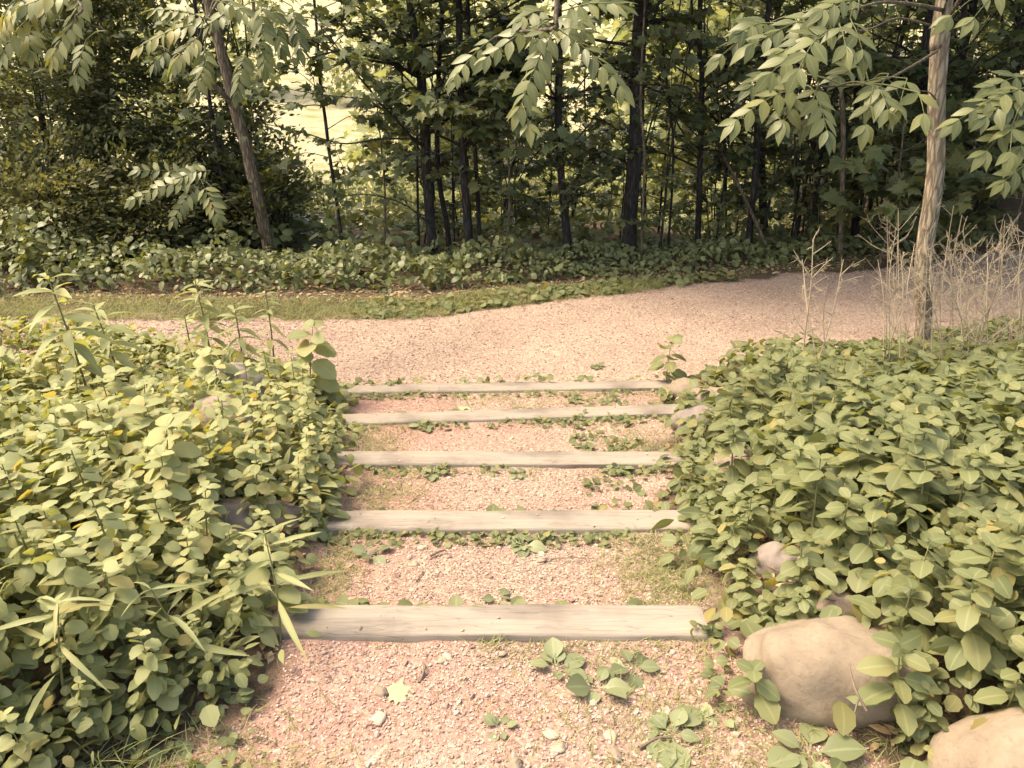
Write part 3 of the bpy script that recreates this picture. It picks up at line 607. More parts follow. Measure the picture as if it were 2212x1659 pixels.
# ------------------------------------------------------------------ the wood
G = 'dark trees of the wood behind the trail'
W = [  # pixels bottom first, Y, r0, r1, label, limbs, zr
    ([(742, 545), (728, 440), (714, 350), (703, 260), (692, 180), (684, 60), (676, -30)], 9.6, .022, .014, 'very thin dark sapling in front of the bright clearing', 5, (1.5, 3.6)),
    ([(937, 572), (930, 480), (922, 380), (916, 260), (906, 120), (886, 0)], 9.5, .066, .045, 'dark trunk, leftmost of the tight group left of centre', 18, (1.3, 3.6)),
    ([(971, 572), (966, 490), (950, 400), (944, 300), (948, 150), (955, -20)], 9.7, .036, .025, 'thin bowed dark stem, second of the group left of centre', 10, (1.5, 3.6)),
    ([(1016, 572), (1008, 460), (1001, 340), (996, 210), (992, 60), (990, -20)], 9.4, .050, .036, 'straight dark trunk, third of the group left of centre', 18, (1.3, 3.6)),
    ([(1039, 575), (1034, 470), (1029, 370), (1020, 230), (1014, 90), (1010, -20)], 9.6, .028, .02, 'thin dark stem, rightmost of the group left of centre', 10, (1.4, 3.6)),
    ([(1228, 575), (1222, 480), (1212, 380), (1206, 250), (1208, 120), (1206, -20)], 9.6, .052, .038, 'dark trunk with forking limbs below the hanging spray', 9, (1.7, 3.8)),
    ([(1359, 565), (1362, 460), (1372, 330), (1376, 200), (1380, 80), (1388, -20)], 9.7, .095, .075, 'thickest dark trunk of the wood, right of centre', 16, (2.0, 4.2)),
    ([(1384, 580), (1388, 470), (1392, 340), (1384, 220), (1390, 60)], 9.3, .016, .011, 'brown sapling rising against the thickest dark trunk', 3, (1.6, 3)),
    ([(1506, 545), (1510, 430), (1514, 300), (1516, 160), (1512, 20)], 10.2, .040, .028, 'upright dark stem in the tangle right of the thickest trunk', 14, (1.0, 3.8)),
    ([(1612, 575), (1622, 470), (1634, 340), (1638, 220), (1652, 90), (1664, -20)], 10.0, .045, .03, 'dark stem with a kinked base above the right part of the trail', 12, (1.0, 3.8)),
    ([(1757, 545), (1762, 440), (1772, 330), (1784, 200), (1800, 60)], 10.3, .036, .024, 'slanting dark stem left of the ash sprays', 10, (.8, 3.6)),
    ([(1818, 545), (1820, 400), (1821, 270), (1812, 120), (1806, -10)], 9.4, .030, .024, 'brownish straight stem behind the ash leaves', 6, (1.6, 3.6)),
    ([(1846, 520), (1848, 350), (1850, 200), (1846, 40)], 11.0, .045, .03, 'dark stem just right of the brownish straight one', 12, (.9, 4)),
    ([(1949, 545), (1962, 440), (1990, 290), (2000, 150), (2010, 0)], 10.4, .06, .045, 'dark trunk close behind the pale barked tree', 12, (1.2, 4)),
    ([(2130, 520), (2120, 380), (2098, 200), (2080, 60)], 11.2, .05, .035, 'dark trunk between the pale barked tree and the right frame edge', 12, (.6, 4)),
    ([(500, 560), (497, 470), (480, 380), (462, 280)], 9.9, .03, .02, 'short dark stem just left of the leaning tree', 5, (1.0, 2.8)),
    ([(226, 480), (226, 300), (224, 150), (230, 30), (232, -40)], 11.6, .085, .07, 'stout trunk showing through the dark bush at left', 10, (2.4, 4.4)),
]
LIMBS = {0: [([(688, 150), (640, 90), (570, 60)], .008, 14), ([(689, 130), (750, 70), (830, 50)], .008, 14), ([(694, 200), (650, 160), (600, 140)], .006, 8), ([(706, 280), (760, 250), (800, 260)], .006, 7), ([(712, 340), (660, 330), (620, 345)], .006, 6)], 1: [([(918, 235), (800, 215), (700, 205), (610, 190)], .013, 10), ([(922, 300), (820, 300), (740, 310), (650, 285), (560, 265)], .014, 8), ([(935, 490), (870, 440), (790, 420), (720, 428)], .013, 8), ([(917, 210), (860, 150), (790, 80), (720, 40)], .012, 14)],
         3: [([(1003, 380), (940, 330), (860, 340), (770, 370)], .011, 12), ([(996, 220), (1050, 150), (1120, 110)], .010, 9)],
         5: [([(1212, 300), (1160, 330), (1115, 400), (1085, 480)], .013, 4), ([(1210, 340), (1280, 260), (1340, 170), (1390, 60)], .012, 4), ([(1216, 420), (1290, 380), (1330, 330)], .009, 5)],
         8: [([(1512, 380), (1560, 330), (1600, 240), (1620, 120)], .011, 5), ([(1512, 300), (1460, 240), (1430, 150)], .010, 6)],
         10: [([(1764, 420), (1720, 380), (1660, 400), (1590, 420)], .011, 8)], 13: [([(1962, 440), (1900, 400), (1830, 390)], .011, 10)]}
for i, (pts, Y, r0, r1, lab, nl_, zr) in enumerate(W):
    p = trunk_path(pts, Y, 5.2 + rng.rand() * 1.5, 34)
    t = p[-1]
    big = r0 > .03
    cr = [((t[0], t[1] + .5, t[2] + .2), (1.5, 1.6, 1.0), 520, .2)] if big else []
    if i == 6: cr += [((.5, 8.1, 5.1), (2.0, 1.3, .8), 2200, .26)]  # unseen crown added over the trail to shade its right part
    if i == 13: cr += [((3.0, 8.4, 5.3), (2.6, 1.9, .9), 2600, .28)]  # second added crown, carries that shade farther right
    if i == 14: cr += [((5.6, 8.4, 5.2), (2.4, 2.0, .9), 2200, .28)]  # another out-of-view crown, added to darken the bend of the trail
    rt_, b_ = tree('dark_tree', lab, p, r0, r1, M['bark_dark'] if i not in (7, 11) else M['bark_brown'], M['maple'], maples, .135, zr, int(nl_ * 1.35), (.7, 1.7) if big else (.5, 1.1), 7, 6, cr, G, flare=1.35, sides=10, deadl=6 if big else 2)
    for pts2, r_, nf in LIMBS.get(i, ()):
        w = Acc(); lf = Acc(); q = spline([at(x, y, Y - .1) - b_ for x, y in pts2], 18); tube(w, q, np.linspace(r_, r_ * .3, 18), 5, bump=.1)
        o = obj('branch', w, M['bark_dark'], rt_)
        if nf: foliage_on(lf, w, q[4:], maples, .12, nf, 5, .35); obj('foliage', lf, M['maple'], o)
# lit, half fallen stem
pd = spline([at(1660, 540, 9.8), at(1600, 410, 10.0), at(1541, 292, 10.2), at(1500, 180, 10.4)], 20)
tree('dead_tree', 'thin stem leaning to the left in the tangle, lit along its lower part', pd, .024, .015, M['bark_brown'], M['maple'], maples, .13, (1.2, 3), 4, (.4, .9), 4, 4, group=G)
# arching vines and roots at the foot of the wood
for lab, pts, Y, r in (('arched dark vine in the tangle above the trail', [(1700, 560), (1735, 420), (1722, 340), (1690, 345), (1660, 440), (1640, 560)], 10.0, .018),
                       ('crooked dark limb lying at the foot of the right hand stems', [(1480, 545), (1520, 545), (1580, 560), (1610, 575), (1650, 572)], 9.6, .035),
                       ('long thin branch slanting across the gap beside the forking trunk', [(1085, 480), (1110, 350), (1160, 270), (1215, 230), (1300, 120), (1340, 60)], 9.9, .014)):
    a = Acc(); p = spline([at(x, y, Y) for x, y in pts], 40); tube(a, p - p[0], np.linspace(r, r * .6, 40) * (1 + .2 * rng.randn(40) * .3), 7)
    o = obj('vine' if 'vine' in lab else 'fallen_branch', a, M['bark_dark']); o.location = [float(v) for v in p[0]]; tag(o, lab, 'branch')
# young maples with broad leaf layers
for lab, px, py, Y, zr, n_, az, sz in (('broad leaved maple sapling just behind the pale barked tree', 2050, 545, 9.6, (.3, 1.9), 16, None, .16), ('dark maple sapling at the bend of the trail, far right', 2290, 520, 10.2, (.4, 2.2), 16, None, .16),
    ('young maple with broad layered leaves right of the brownish straight stem', 1900, 560, 8.9, (.55, 1.35), 15, None, .17),
                                  ('young maple with dull leaves behind the dry stalks at the right edge', 2170, 540, 8.6, (.5, 1.5), 14, None, .17),
                                  ('maple sapling spreading sprays below the hanging centre spray', 1090, 560, 9.3, (.9, 1.7), 8, None, .14),
                                  ('dim maple sapling with low sprays behind the right bend of the trail', 1640, 560, 10.6, (.3, 1.5), 12, None, .14),
                                  ('thin maple sapling fanning out in front of the bright clearing', 830, 560, 9.6, (.6, 1.5), 6, None, .12)):
    b = at(px, py, Y); b[2] = float(zt(b[0], b[1])) - .03
    p = spline([b, b + np.array([.06, 0, .8]), b + np.array([.02, .05, zr[1] + .35])], 16)
    tree('maple_sapling', lab, p, .016, .007, M['bark_brown'], M['maple'], maples, sz, zr, n_, (.5, 1.15), 5, 6, (), G, lup=.15, varm=.5)
# deeper wood: more trees behind, no one stands out
for i in range(22):
    x = rng.uniform(2.0, 11) if i > 7 else rng.uniform(3.5, 10); y = rng.uniform(10.8, 14.5)
    if i > 17: x = rng.uniform(-8, -5.5)
    z = float(zt(x, y)); p = spline([(x, y, z - .1), (x + rng.randn() * .15, y, z + 2), (x + rng.randn() * .4, y + rng.randn() * .3, z + 5.5 + rng.rand())], 20); t = p[-1]
    tree('forest_tree', 'dim tree deeper in the wood among the dark trunks', p, rng.uniform(.03, .075), .025, M['bark_dark'], M['maple'], maples, .13, (z + .5, z + 4.6) if x > 3 else (z + 2.0, z + 4.6), 11 if x > 3 else 7, (.8, 1.9), 6, 6,
         [((t[0], t[1], t[2] - .2), (2, 2, 1.4), 520, .22)], 'dim trees deeper in the wood', deadl=4, sides=8)
for i in range(25):
    x = rng.uniform(2.4, 8.5) if i < 14 else rng.uniform(-1.3, 2.4); y = rng.uniform(10.4, 13) + max(0, x - 3) * .15; z = float(zt(x, y)); h = rng.uniform(1.2, 2.3)
    p = spline([(x, y, z - .05), (x + rng.randn() * .08, y, z + h * .5), (x + rng.randn() * .15, y, z + h)], 14)
    tree('maple_sapling', 'leafy knee to head high sapling filling the wood floor between the trunks', p, .012, .005, M['bark_dark'], M['maple'], maples, .12, (z + .25, z + h), 13 if x > 2.4 else 9, (.4, 1.0), 5, 6, (), 'saplings on the wood floor', lup=.2, varm=.55, sides=6)
for i in range(15):
    x = -.9 + 5.4 * i / 14 + rng.randn() * .15; y = rng.uniform(9.6, 10.6); z = float(zt(x, y)); h = rng.uniform(1.3, 2.7)
    p = spline([(x, y, z - .05), (x + rng.randn() * .1, y, z + h * .5), (x + rng.randn() * .2, y, z + h)], 14)
    tree('maple_sapling', 'fine leaved sapling standing in front of the dark trunks', p, .010, .004, M['bark_dark'], M['maple'], maples, .085, (z + .3, z + h), 12, (.4, .9), 5, 6, (), 'saplings in front of the dark trunks', lup=.2, varm=.62, sides=6)
for i in range(26):
    x = rng.uniform(1.6, 5.6) if i < 20 else rng.uniform(-1.2, 1.5); y = rng.uniform(9.6, 12); z = float(zt(x, y)); l = rng.randn() * .45
    p = spline([(x, y, z - .05), (x + l * .25 + rng.randn() * .06, y, z + 1.3), (x + l * .6 + rng.randn() * .1, y + rng.randn() * .2, z + 2.6), (x + l, y, z + 4.2)], 22)
    tree('thin_stem', 'thin dark stem in the tangle of saplings between the bigger trunks', p, rng.uniform(.010, .022), .006, M['bark_dark'], M['maple'], maples, .12, (z + 1.0, z + 4), 4, (.4, .9), 3, 4, (), 'thin dark stems in the tangle', deadl=7, sides=6, bump=.03)
# dark fine leaved bush wall at left
def bush(lab, c, rad, n, size, varm, mat='bush', name='bush', group='dense bushes left of the leaning tree', stems=9, tpl=tiny):
    c = np.array(c, float); g = np.array([c[0], c[1], float(zt(c[0], c[1]))]); root = thing(name, lab, 'bush', g, group)
    w = Acc(); lf = Acc(); cc = c - g; rad = np.array(rad)
    ends = []
    for q in range(stems):
        d = norm(rng.randn(3) + np.array([0, -.3, .8])); e = cc + d * rad * .85
        P = spline([np.array([rng.randn() * .12, rng.randn() * .12, 0]), cc * .5 + rng.randn(3) * .12, e], 10); tube(w, P, np.linspace(.02, .005, 10), 4); ends.append(P)
    ns = max(30, n // 60); d = rdir(ns); P0 = cc + d * rad * (rnd(ns) ** .4)[:, None]
    LP = []; LD = []; 
    for a in P0:   # small layered sprays
        o = norm(a - cc + np.array([0, 0, .3])); m = int(n / ns * rng.uniform(.6, 1.4)); s1 = norm(np.cross(o, [0, 0, 1.]) + rng.randn(3) * .1)
        uv = rng.randn(m, 2) * np.array([.17, .13])
        LP.append(a + np.outer(uv[:, 0], s1) + np.outer(uv[:, 1], norm(o * np.array([1, 1, .25]))) + rng.randn(m, 3) * .03 - np.outer(np.abs(uv[:, 0]), [0, 0, .35])); LD.append(norm(o + s1 * np.sign(uv[:, :1]) + rng.randn(m, 3) * .5))
    LP = np.concatenate(LP); LD = np.concatenate(LD); k = LP[:, 2] > .03; LP = LP[k]; LD = LD[k]; m = len(LP)
    place(lf, tpl, LP, LD, np.array([-.1, -.2, .8]) + rng.randn(m, 3) * .4, size * rng.uniform(.6, 1.3, m), np.clip(varm + rng.randn(m) * .2, 0, 1))
    obj('stems', w, M['bark_dark'], root); obj('foliage', lf, M[mat], root); return root
bush('towering dark bush filling the left behind the leaning tree', (-4.45, 10.6, 1.6), (1.4, .9, 1.7), 15000, .085, .35)
bush('broad dark bush whose foliage meets the left frame edge', (-5.9, 10.3, 1.9), (1.6, .9, 2.0), 15000, .085, .42)
bush('lighter olive bush low at the left frame edge', (-5.6, 9.3, .75), (1.2, .6, .8), 7000, .075, .75)
bush('small dark bush at the foot of the leaning tree', (-3.15, 10.0, .65), (.6, .5, .75), 4500, .08, .4)
bush('dark thicket right behind the leaning tree, edged by the clearing', (-3.95, 11.4, .6), (.75, .7, .8), 6000, .085, .3)
bush('brownish low bush between the olive bush and the towering one', (-4.5, 9.5, .6), (.8, .5, .65), 5000, .08, .6)
# upper canopy of the bush side
for lab, c in (('high dark crown above the bushes near the left frame edge', (-6.0, 11.6, 4.6)), ('high dark crown above the towering bush', (-3.9, 11.8, 4.4))):
    bush(lab, c, (1.9, 1.2, 1.5), 5500, .13, .35, 'maple', 'dark_tree', 'crowns above the bushes', 6, maples_lo)
# ------------------------------------------------------------------ far, sunlit side
for i in range(30):
    x = -22 + 44 * ((i * .618) % 1) + rng.randn() * .8; y = rng.uniform(23, 44) if i > 9 else rng.uniform(19, 24)
    if -.42 < x / y < -.09 and y < 40: continue
    z = float(zt(x, y)); h = rng.uniform(4.5, 8); p = spline([(x, y, z - .2), (x + .1, y, z + h * .5), (x, y, z + h * .8)], 10)
    tree('sunlit_tree', 'pale sunlit tree in the clearing beyond the dark wood', p, .12, .05, M['bark_brown'], M['far'], maples_lo, .3, (z + .5, z + h * .75), 8, (1, 2), 3, 4,
         [((x, y, z + h * .55), (2.3, 1.8, h * .5), 1500, .34), ((x + rng.randn(), y - .6, z + 1.2), (1.8, 1.2, 1.3), 600, .3)], 'sunlit trees beyond the wood', sides=8, varm=.5)
# sunlit shrubs just behind the wood
for x, y, rz_ in ((-4.3, 15.2, .55), (-3.4, 14.6, .6), (-2.6, 14.9, .65), (-1.9, 14.4, .6)):
    bush('low pale shrub along the foot of the bright clearing', (x, y, float(zt(x, y)) + .4), (.7, .5, rz_), 1100, .13, .45, 'far', 'sunlit_shrub', 'shrubs at the foot of the clearing', 4)
for i in range(34):
    x = rng.uniform(-3.5, 8.5); y = rng.uniform(15.0, 21)
    if -.37 < x / y < -.12: continue
    bush('pale sunlit shrub showing through gaps between the dark trunks', (x, y, float(zt(x, y)) + .55), (1.0, .7, rng.uniform(.7, 1.1)), 1000, .17, .5, 'far', 'sunlit_shrub', 'sunlit shrubs behind the wood', 4)
# ------------------------------------------------------------------ beds of plants
def open_at(x, y):
    ok = np.ones(np.shape(x), bool)
    for c, rad in ROCKS:
        u = -c[:2] / np.linalg.norm(c[:2]); dx = x - c[0]; dy = y - c[1]; a = dx * u[0] + dy * u[1]; b = dx * u[1] - dy * u[0]
        ok &= ~((a > -.04) & (a < .30) & (abs(b) < rad * .75))
    return ok
def bed(name, side, mat, n, size, h, tilt, seed, ymin, ymax, xmax):
    r = RS(seed); a = Acc(); st = Acc()
    y = ymin + (ymax - ymin) * r.rand(n) ** 1.4; w = r.rand(n)
    if side < 0: x = left_edge(y) - .02 + w ** .9 * (xmax - left_edge(y)); inn = left_edge(y) - x
    else: x = right_edge(y) + .02 + w ** .9 * (xmax - right_edge(y)); inn = x - right_edge(y)
    k = (y < path_near(x) - .03 + r.randn(n) * .06); x, y, inn = x[k], y[k], inn[k]; n = len(x)
    hh = h * (.22 + .78 * sm(0, .8, inn)) * (.55 + .8 * vnoise(x, y, .42, seed)) * (1 - .35 * sm(-.5, .1, y - path_near(x)))
    if side < 0: hh = hh * (1 - .62 * sm(3.4, 5.2, y) * sm(-3.4, -2.2, x))
    else: hh = hh * (1 - .35 * sm(3.8, 5.4, y))
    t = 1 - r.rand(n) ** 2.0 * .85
    # leaves sit in whorls: snap to plant tops
    gx = .15; px = (np.floor(x / gx) + .5) * gx + (vnoise(np.floor(x / gx) * 1.7, np.floor(y / gx) * 2.3, .5, 1) - .5) * .12; py = (np.floor(y / gx) + .5) * gx + (vnoise(np.floor(y / gx) * 1.9, np.floor(x / gx) * 2.9, .5, 2) - .5) * .12
    ang = r.rand(n) * 6.283; rr = .02 + .045 * r.rand(n)
    qx = px * .65 + x * .35 + np.cos(ang) * rr; qy = py * .65 + y * .35 + np.sin(ang) * rr
    z = zt(qx, qy) + .02 + hh * t
    k = open_at(qx, qy) | (r.rand(n) < .38); qx, qy, z, ang, t, x, y = qx[k], qy[k], z[k], ang[k], t[k], x[k], y[k]; n = len(x)
    D = np.stack([np.cos(ang), np.sin(ang), -.25 + .45 * r.randn(n)], -1)
    N = np.array(tilt) + r.randn(n, 3) * .30
    S = size * (.55 + .75 * r.rand(n)) * (.75 + .5 * vnoise(x, y, .5, seed + 3))
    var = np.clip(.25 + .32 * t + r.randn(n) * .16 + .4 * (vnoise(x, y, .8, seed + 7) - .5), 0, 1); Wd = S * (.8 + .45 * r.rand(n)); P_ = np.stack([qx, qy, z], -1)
    var = np.where(r.rand(n) < .025, 1.25, var)
    sp_ = vnoise(x, y, .45, seed + 11) + .35 * (r.rand(n) - .5)
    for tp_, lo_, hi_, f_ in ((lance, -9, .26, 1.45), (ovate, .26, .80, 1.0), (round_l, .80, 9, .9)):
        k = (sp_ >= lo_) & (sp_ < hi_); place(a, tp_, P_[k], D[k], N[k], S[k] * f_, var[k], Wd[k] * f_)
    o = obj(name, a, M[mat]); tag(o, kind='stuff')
    return o
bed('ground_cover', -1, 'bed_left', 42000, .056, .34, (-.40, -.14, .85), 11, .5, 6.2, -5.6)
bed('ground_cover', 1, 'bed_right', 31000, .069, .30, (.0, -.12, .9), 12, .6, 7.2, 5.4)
def leafy_plant(name, label, cat, group, loc, h, nleaf, L, mat, tpl=ovate, tilt=(0, -.1, .85), var0=.55, lean=.1, start=.35, wid=1.0, whorl=False, up=.1):
    root = thing(name, label, cat, loc, group); st = Acc(); lf = Acc()
    top = np.array([rng.randn() * lean * h, rng.randn() * lean * h, h]); P = spline([np.zeros(3), top * .5 + rng.randn(3) * .02 * h, top], 10)
    tube(st, P, np.linspace(.0035, .0012, 10) * (1 + h), 5)
    pos = []; D = []; S = []
    for k in range(nleaf):
        t = start + (1 - start) * ((k // 3 * 3 + .5) / nleaf if whorl else (k + .5) / nleaf); a = P[min(int(t * 9), 9)]; az = k * 2.4 + rng.randn() * .3
        d = norm(np.array([math.cos(az), math.sin(az), up + .6 * (t - .5)])); pet = .25 * L * (1.25 - t); b = a + d * pet
        tube(st, [a, b], [.0016, .0012], 3); pos.append(b); D.append(norm(d + np.array([0, 0, -.25]))); S.append(L * (1.15 - .45 * t ** 2) * rng.uniform(.8, 1.15))
    for q in range(3):
        az = q * 2.1 + rng.rand(); pos.append(P[9]); D.append(norm(np.array([math.cos(az), math.sin(az), .35]))); S.append(L * rng.uniform(.5, .7))
    n = len(pos); S = np.array(S)
    place(lf, tpl, pos, np.array(D), np.array(tilt) + rng.randn(n, 3) * .22, S, np.clip(var0 + rng.randn(n) * .14, 0, 1), S * wid)
    obj('stem', st, M['stem'], root); obj('foliage', lf, M[mat], root); return root
def scatter_plants(protos, side, n, ylim, xlim, seed, top=0., sc=(.8, 1.25), pw=1.0):
    r = RS(seed); done = []; tries = 0
    while len(done) < n and tries < 20000:
        tries += 1; y = ylim[0] + (ylim[1] - ylim[0]) * r.rand() ** pw
        if side < 0: x = left_edge(y) - .06 - r.rand() * (left_edge(y) - xlim)
        elif side > 0: x = right_edge(y) + .06 + r.rand() * (xlim - right_edge(y))
        else: x = xlim[0] + (xlim[1] - xlim[0]) * r.rand()
        if side and (y > path_near(x) - .05 or not open_at(np.array(x), np.array(y))): continue
        if y > 3.6 and r.rand() < (.6 if side < 0 else .5): continue
        if y > 4.4 and side > 0: continue
        d = ray(CX, CY); v = np.array([x, y, float(zt(x, y)) + .2]) - CAM; f = v[1] * math.cos(PITCH) - v[2] * math.sin(PITCH)
        if f < .3 or abs(v[0] / f) > .72: continue
        mind = .085 + .012 * y
        if any((x - a) ** 2 + (y - b) ** 2 < mind * mind for a, b in done): continue
        done.append((x, y)); pr_ = protos[r.randint(len(protos))]; loc = (x, y, float(zt(x, y)) - .01)
        s = r.uniform(*sc) * (.7 if side and min(abs(x - left_edge(y)), abs(x - right_edge(y))) < .2 else 1)
        if not pr_.get('used'): pr_['used'] = 1; pr_.location = loc; pr_.rotation_euler = (0, 0, r.rand() * 6.28); pr_.scale = (s,) * 3
        else: dup(pr_, loc, r.rand() * 6.28, s)
    for p in protos:
        if not p.get('used'):
            for c in list(p.children): bpy.data.objects.remove(c)
            bpy.data.objects.remove(p)
        else: del p['used']
for o in (): pass
def protos(n, f): return [f() for _ in range(n)]
pl_ = protos(7, lambda: leafy_plant('leafy_plant', 'pale oval leaved plant in the dense bed left of the steps', 'plant', 'plants in the left bed', (0, 0, 0), rng.uniform(.30, .42), int(rng.randint(13, 20)), .068, 'bed_left', tilt=(-.15, -.15, .85), var0=.62))
scatter_plants(pl_, -1, 150, (1.0, 4.4), -4.2, 21, pw=1.3)
pr_ = protos(7, lambda: leafy_plant('leafy_plant', 'green oval leaved plant in the dense bed right of the steps', 'plant', 'plants in the right bed', (0, 0, 0), rng.uniform(.26, .38), int(rng.randint(13, 19)), .076, 'bed_right', tilt=(0, -.2, .85), var0=.55, wid=1.1))
scatter_plants(pr_, 1, 140, (1.2, 5.2), 4.2, 22, pw=1.3)
# undergrowth at the wood's edge
def edge_y(x): return np.interp(x, [-8, -2, -.9, .92, 3.1, 6, 9], [7.6, 7.75, 7.75, 8.35, 8.95, 10, 12])
r = RS(31); n = 13000; x = -7.5 + 14.5 * r.rand(n); dy = 1.9 * r.rand(n); y = edge_y(x) + .05 + dy
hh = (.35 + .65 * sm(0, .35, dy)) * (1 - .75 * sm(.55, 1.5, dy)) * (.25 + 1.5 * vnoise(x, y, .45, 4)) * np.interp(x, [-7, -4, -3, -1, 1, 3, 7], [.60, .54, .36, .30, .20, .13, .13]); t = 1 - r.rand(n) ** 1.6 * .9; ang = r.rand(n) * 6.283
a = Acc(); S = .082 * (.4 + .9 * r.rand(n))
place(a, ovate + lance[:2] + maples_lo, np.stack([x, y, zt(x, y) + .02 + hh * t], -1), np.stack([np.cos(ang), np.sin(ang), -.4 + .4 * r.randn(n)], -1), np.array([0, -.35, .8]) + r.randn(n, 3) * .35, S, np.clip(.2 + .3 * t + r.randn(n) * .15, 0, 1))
n = 5200; x = -4 + 13 * r.rand(n); y = edge_y(x) + 1.5 + 4.2 * r.rand(n); k = vnoise(x, y, .7, 6) > .30; x, y = x[k], y[k]; n = len(x); ang = r.rand(n) * 6.283; t = 1 - r.rand(n) ** 1.6 * .9
S = .12 * (.5 + .8 * r.rand(n)); place(a, ovate + maples_lo, np.stack([x, y, zt(x, y) + .02 + (.10 + .32 * vnoise(x, y, .6, 2)) * t], -1), np.stack([np.cos(ang), np.sin(ang), -.4 + .4 * r.randn(n)], -1), np.array([0, -.35, .8]) + r.randn(n, 3) * .35, S, np.clip(.25 + .3 * t + r.randn(n) * .15, 0, 1))
tag(obj('undergrowth', a, M['edge']), kind='stuff')
pe = protos(6, lambda: leafy_plant('woodland_plant', 'broad leaved plant in the green fringe between trail and wood', 'plant', 'plants along the edge of the wood', (0, 0, 0), rng.uniform(.42, .6), int(rng.randint(11, 18)), rng.choice([.10, .13]), 'edge', tilt=(0, -.45, .7), var0=.6, start=.25))
re_ = RS(33); cnt = 0; used = set()
while cnt < 120:
    x = re_.uniform(-6.6, 4.5); k_ = re_.rand() * 1.4
    if re_.rand() > np.interp(x, [-6, -1, 1, 4], [1, .9, .5, .2]): continue
    y = float(edge_y(x)) + .08 + k_; i = re_.randint(6); s = re_.uniform(.55, 1.3) * (1 - .6 * k_ / 1.4) * float(np.interp(x, [-5, -4, -3, -1, 1, 3], [1.15, 1.0, .75, .62, .42, .34])); loc = (x, y, float(zt(x, y)) - .01)
    if i not in used: used.add(i); pe[i].location = loc; pe[i].rotation_euler = (0, 0, re_.rand() * 6); pe[i].scale = (s,) * 3
    else: dup(pe[i], loc, re_.rand() * 6.28, s)
    cnt += 1
# tall plants standing out of the left bed
TALL = [('tallest whorled plant, its narrow leaves spreading near the left frame edge', (185, 800), (95, 575), 3.9, 24, .25, 'lance'), ('second tall plant with drooping narrow leaves, right of the tallest one', (252, 760), (200, 655), 4.3, 20, .24, 'lance'),
        ('feathery topped tall plant in front of the trail\'s grass strip', (445, 700), (420, 600), 5.2, 30, .20, 'lance'), ('pale tall plant with thin leaves just right of the feathery topped one', (515, 740), (505, 655), 4.8, 24, .20, 'lance'),
        ('short tall plant with thin leaves left of the feathery topped one', (410, 770), (398, 680), 4.6, 20, .17, 'lance'), ('slim tall plant with opposite leaves against the left part of the trail', (660, 760), (645, 615), 5.0, 18, .13, 'lance')]
TPL = {'lance': [strip_leaf([(v, w * .62) for v, w in LN], .3, .35), strip_leaf([(v, w * .55) for v, w in LN], .3, .6, .2)], 'narrow': narrow}
TALL[5] = (TALL[5][0], (582, 720), (572, 620), 5.0, 18, .13, 'lance')
for lab, b, tp, Y, nl_, L, tk in TALL:
    g = at(*b, Y); tpx = at(*tp, Y); z0 = float(zt(g[0], g[1])); g[2] = z0; h = tpx[2] - z0
    root = thing('tall_plant', lab, 'plant', g, 'tall plants in the left bed'); st = Acc(); lf = Acc()
    P = spline([np.zeros(3), (tpx - g) * .5 + np.array([.01, 0, 0]), tpx - g], 14); tube(st, P, np.linspace(.007, .0035, 14), 6)
    n = nl_; t = .45 + .55 * (np.arange(n) + .5) / n; az = np.arange(n) * 2.4; pos = P[np.clip((t * 13).astype(int), 0, 13)]
    D = np.stack([np.cos(az), np.sin(az), -.25 + 1.4 * (t - .45)], -1); S = L * (1.05 - .75 * (t - .45) ** 1.0) * rng.uniform(.85, 1.15, n)
    place(lf, TPL[tk], pos, D, np.array([-.1, -.1, .8]) + rng.randn(n, 3) * .15, S, np.clip(.6 + rng.randn(n) * .12, 0, 1))
    obj('stem', st, M['stem'], root); obj('foliage', lf, M['bed_left'], root)
for lab, px, py, Y, h, n, L, mat, wd in (('big pale leaved plant overhanging the upper left end of the steps', 660, 800, 4.7, .5, 15, .16, 'bed_left', 1.15), ('broad pale leaved plant at the left, two steps from the trail', 500, 860, 4.1, .42, 13, .14, 'bed_left', 1.2),
                                 ('large leaved plant in the middle of the left bed', 330, 1060, 3.0, .40, 11, .14, 'bed_left', 1.25), ('upright young plant at the right end of the farthest timber', 1440, 822, 5.2, .38, 9, .13, 'bed_right', 1.0),
                                 ('pale leaved weed leaning over the boulder\'s left side', 1640, 1490, 1.62, .16, 7, .075, 'bed_right', 1.1), ('slim weed with drooping blades in front of the large tan boulder', 1960, 1590, 1.5, .30, 12, .10, 'bed_right', .9),
                                 ('large leaved plant over the lower left bed', 380, 1240, 2.45, .42, 11, .14, 'bed_left', 1.2), ('large leaved plant at the far left of the bed', 250, 870, 3.6, .45, 11, .13, 'bed_left', 1.1),
                                 ('dark leaved plant at the left end of the nearest timber', 610, 1345, 2.0, .3, 9, .1, 'bed_left', 1.)):
    g = at(px, py, Y); g[2] = float(zt(g[0], g[1])) - .01
    leafy_plant('broad_leaf_plant', lab, 'plant', None, g, h, n, L, mat, var0=.65 if mat == 'bed_left' else .6, wid=wd, tpl=ovate, tilt=(-.05, -.3, .8), start=.4)
# narrow bladed plants
for lab, px, py, Y, h, n, L in (('reedy plant with long arching blades left of the nearest timber', 610, 1420, 1.9, 0.38, 10, .17), ('spiky plant of narrow pale blades in the lower left bed', 420, 1500, 1.75, .30, 10, .15), ('narrow bladed plant near the lower left corner', 160, 1590, 1.55, .36, 9, .16)):
    g = at(px, py, Y); g[2] = float(zt(g[0], g[1])) - .01
    leafy_plant('bladed_plant', lab, 'plant', None, g, h, n, L, 'bed_left', tpl=TPL['narrow'], wid=.75, tilt=(0, -.3, .8), up=.35, var0=.55)
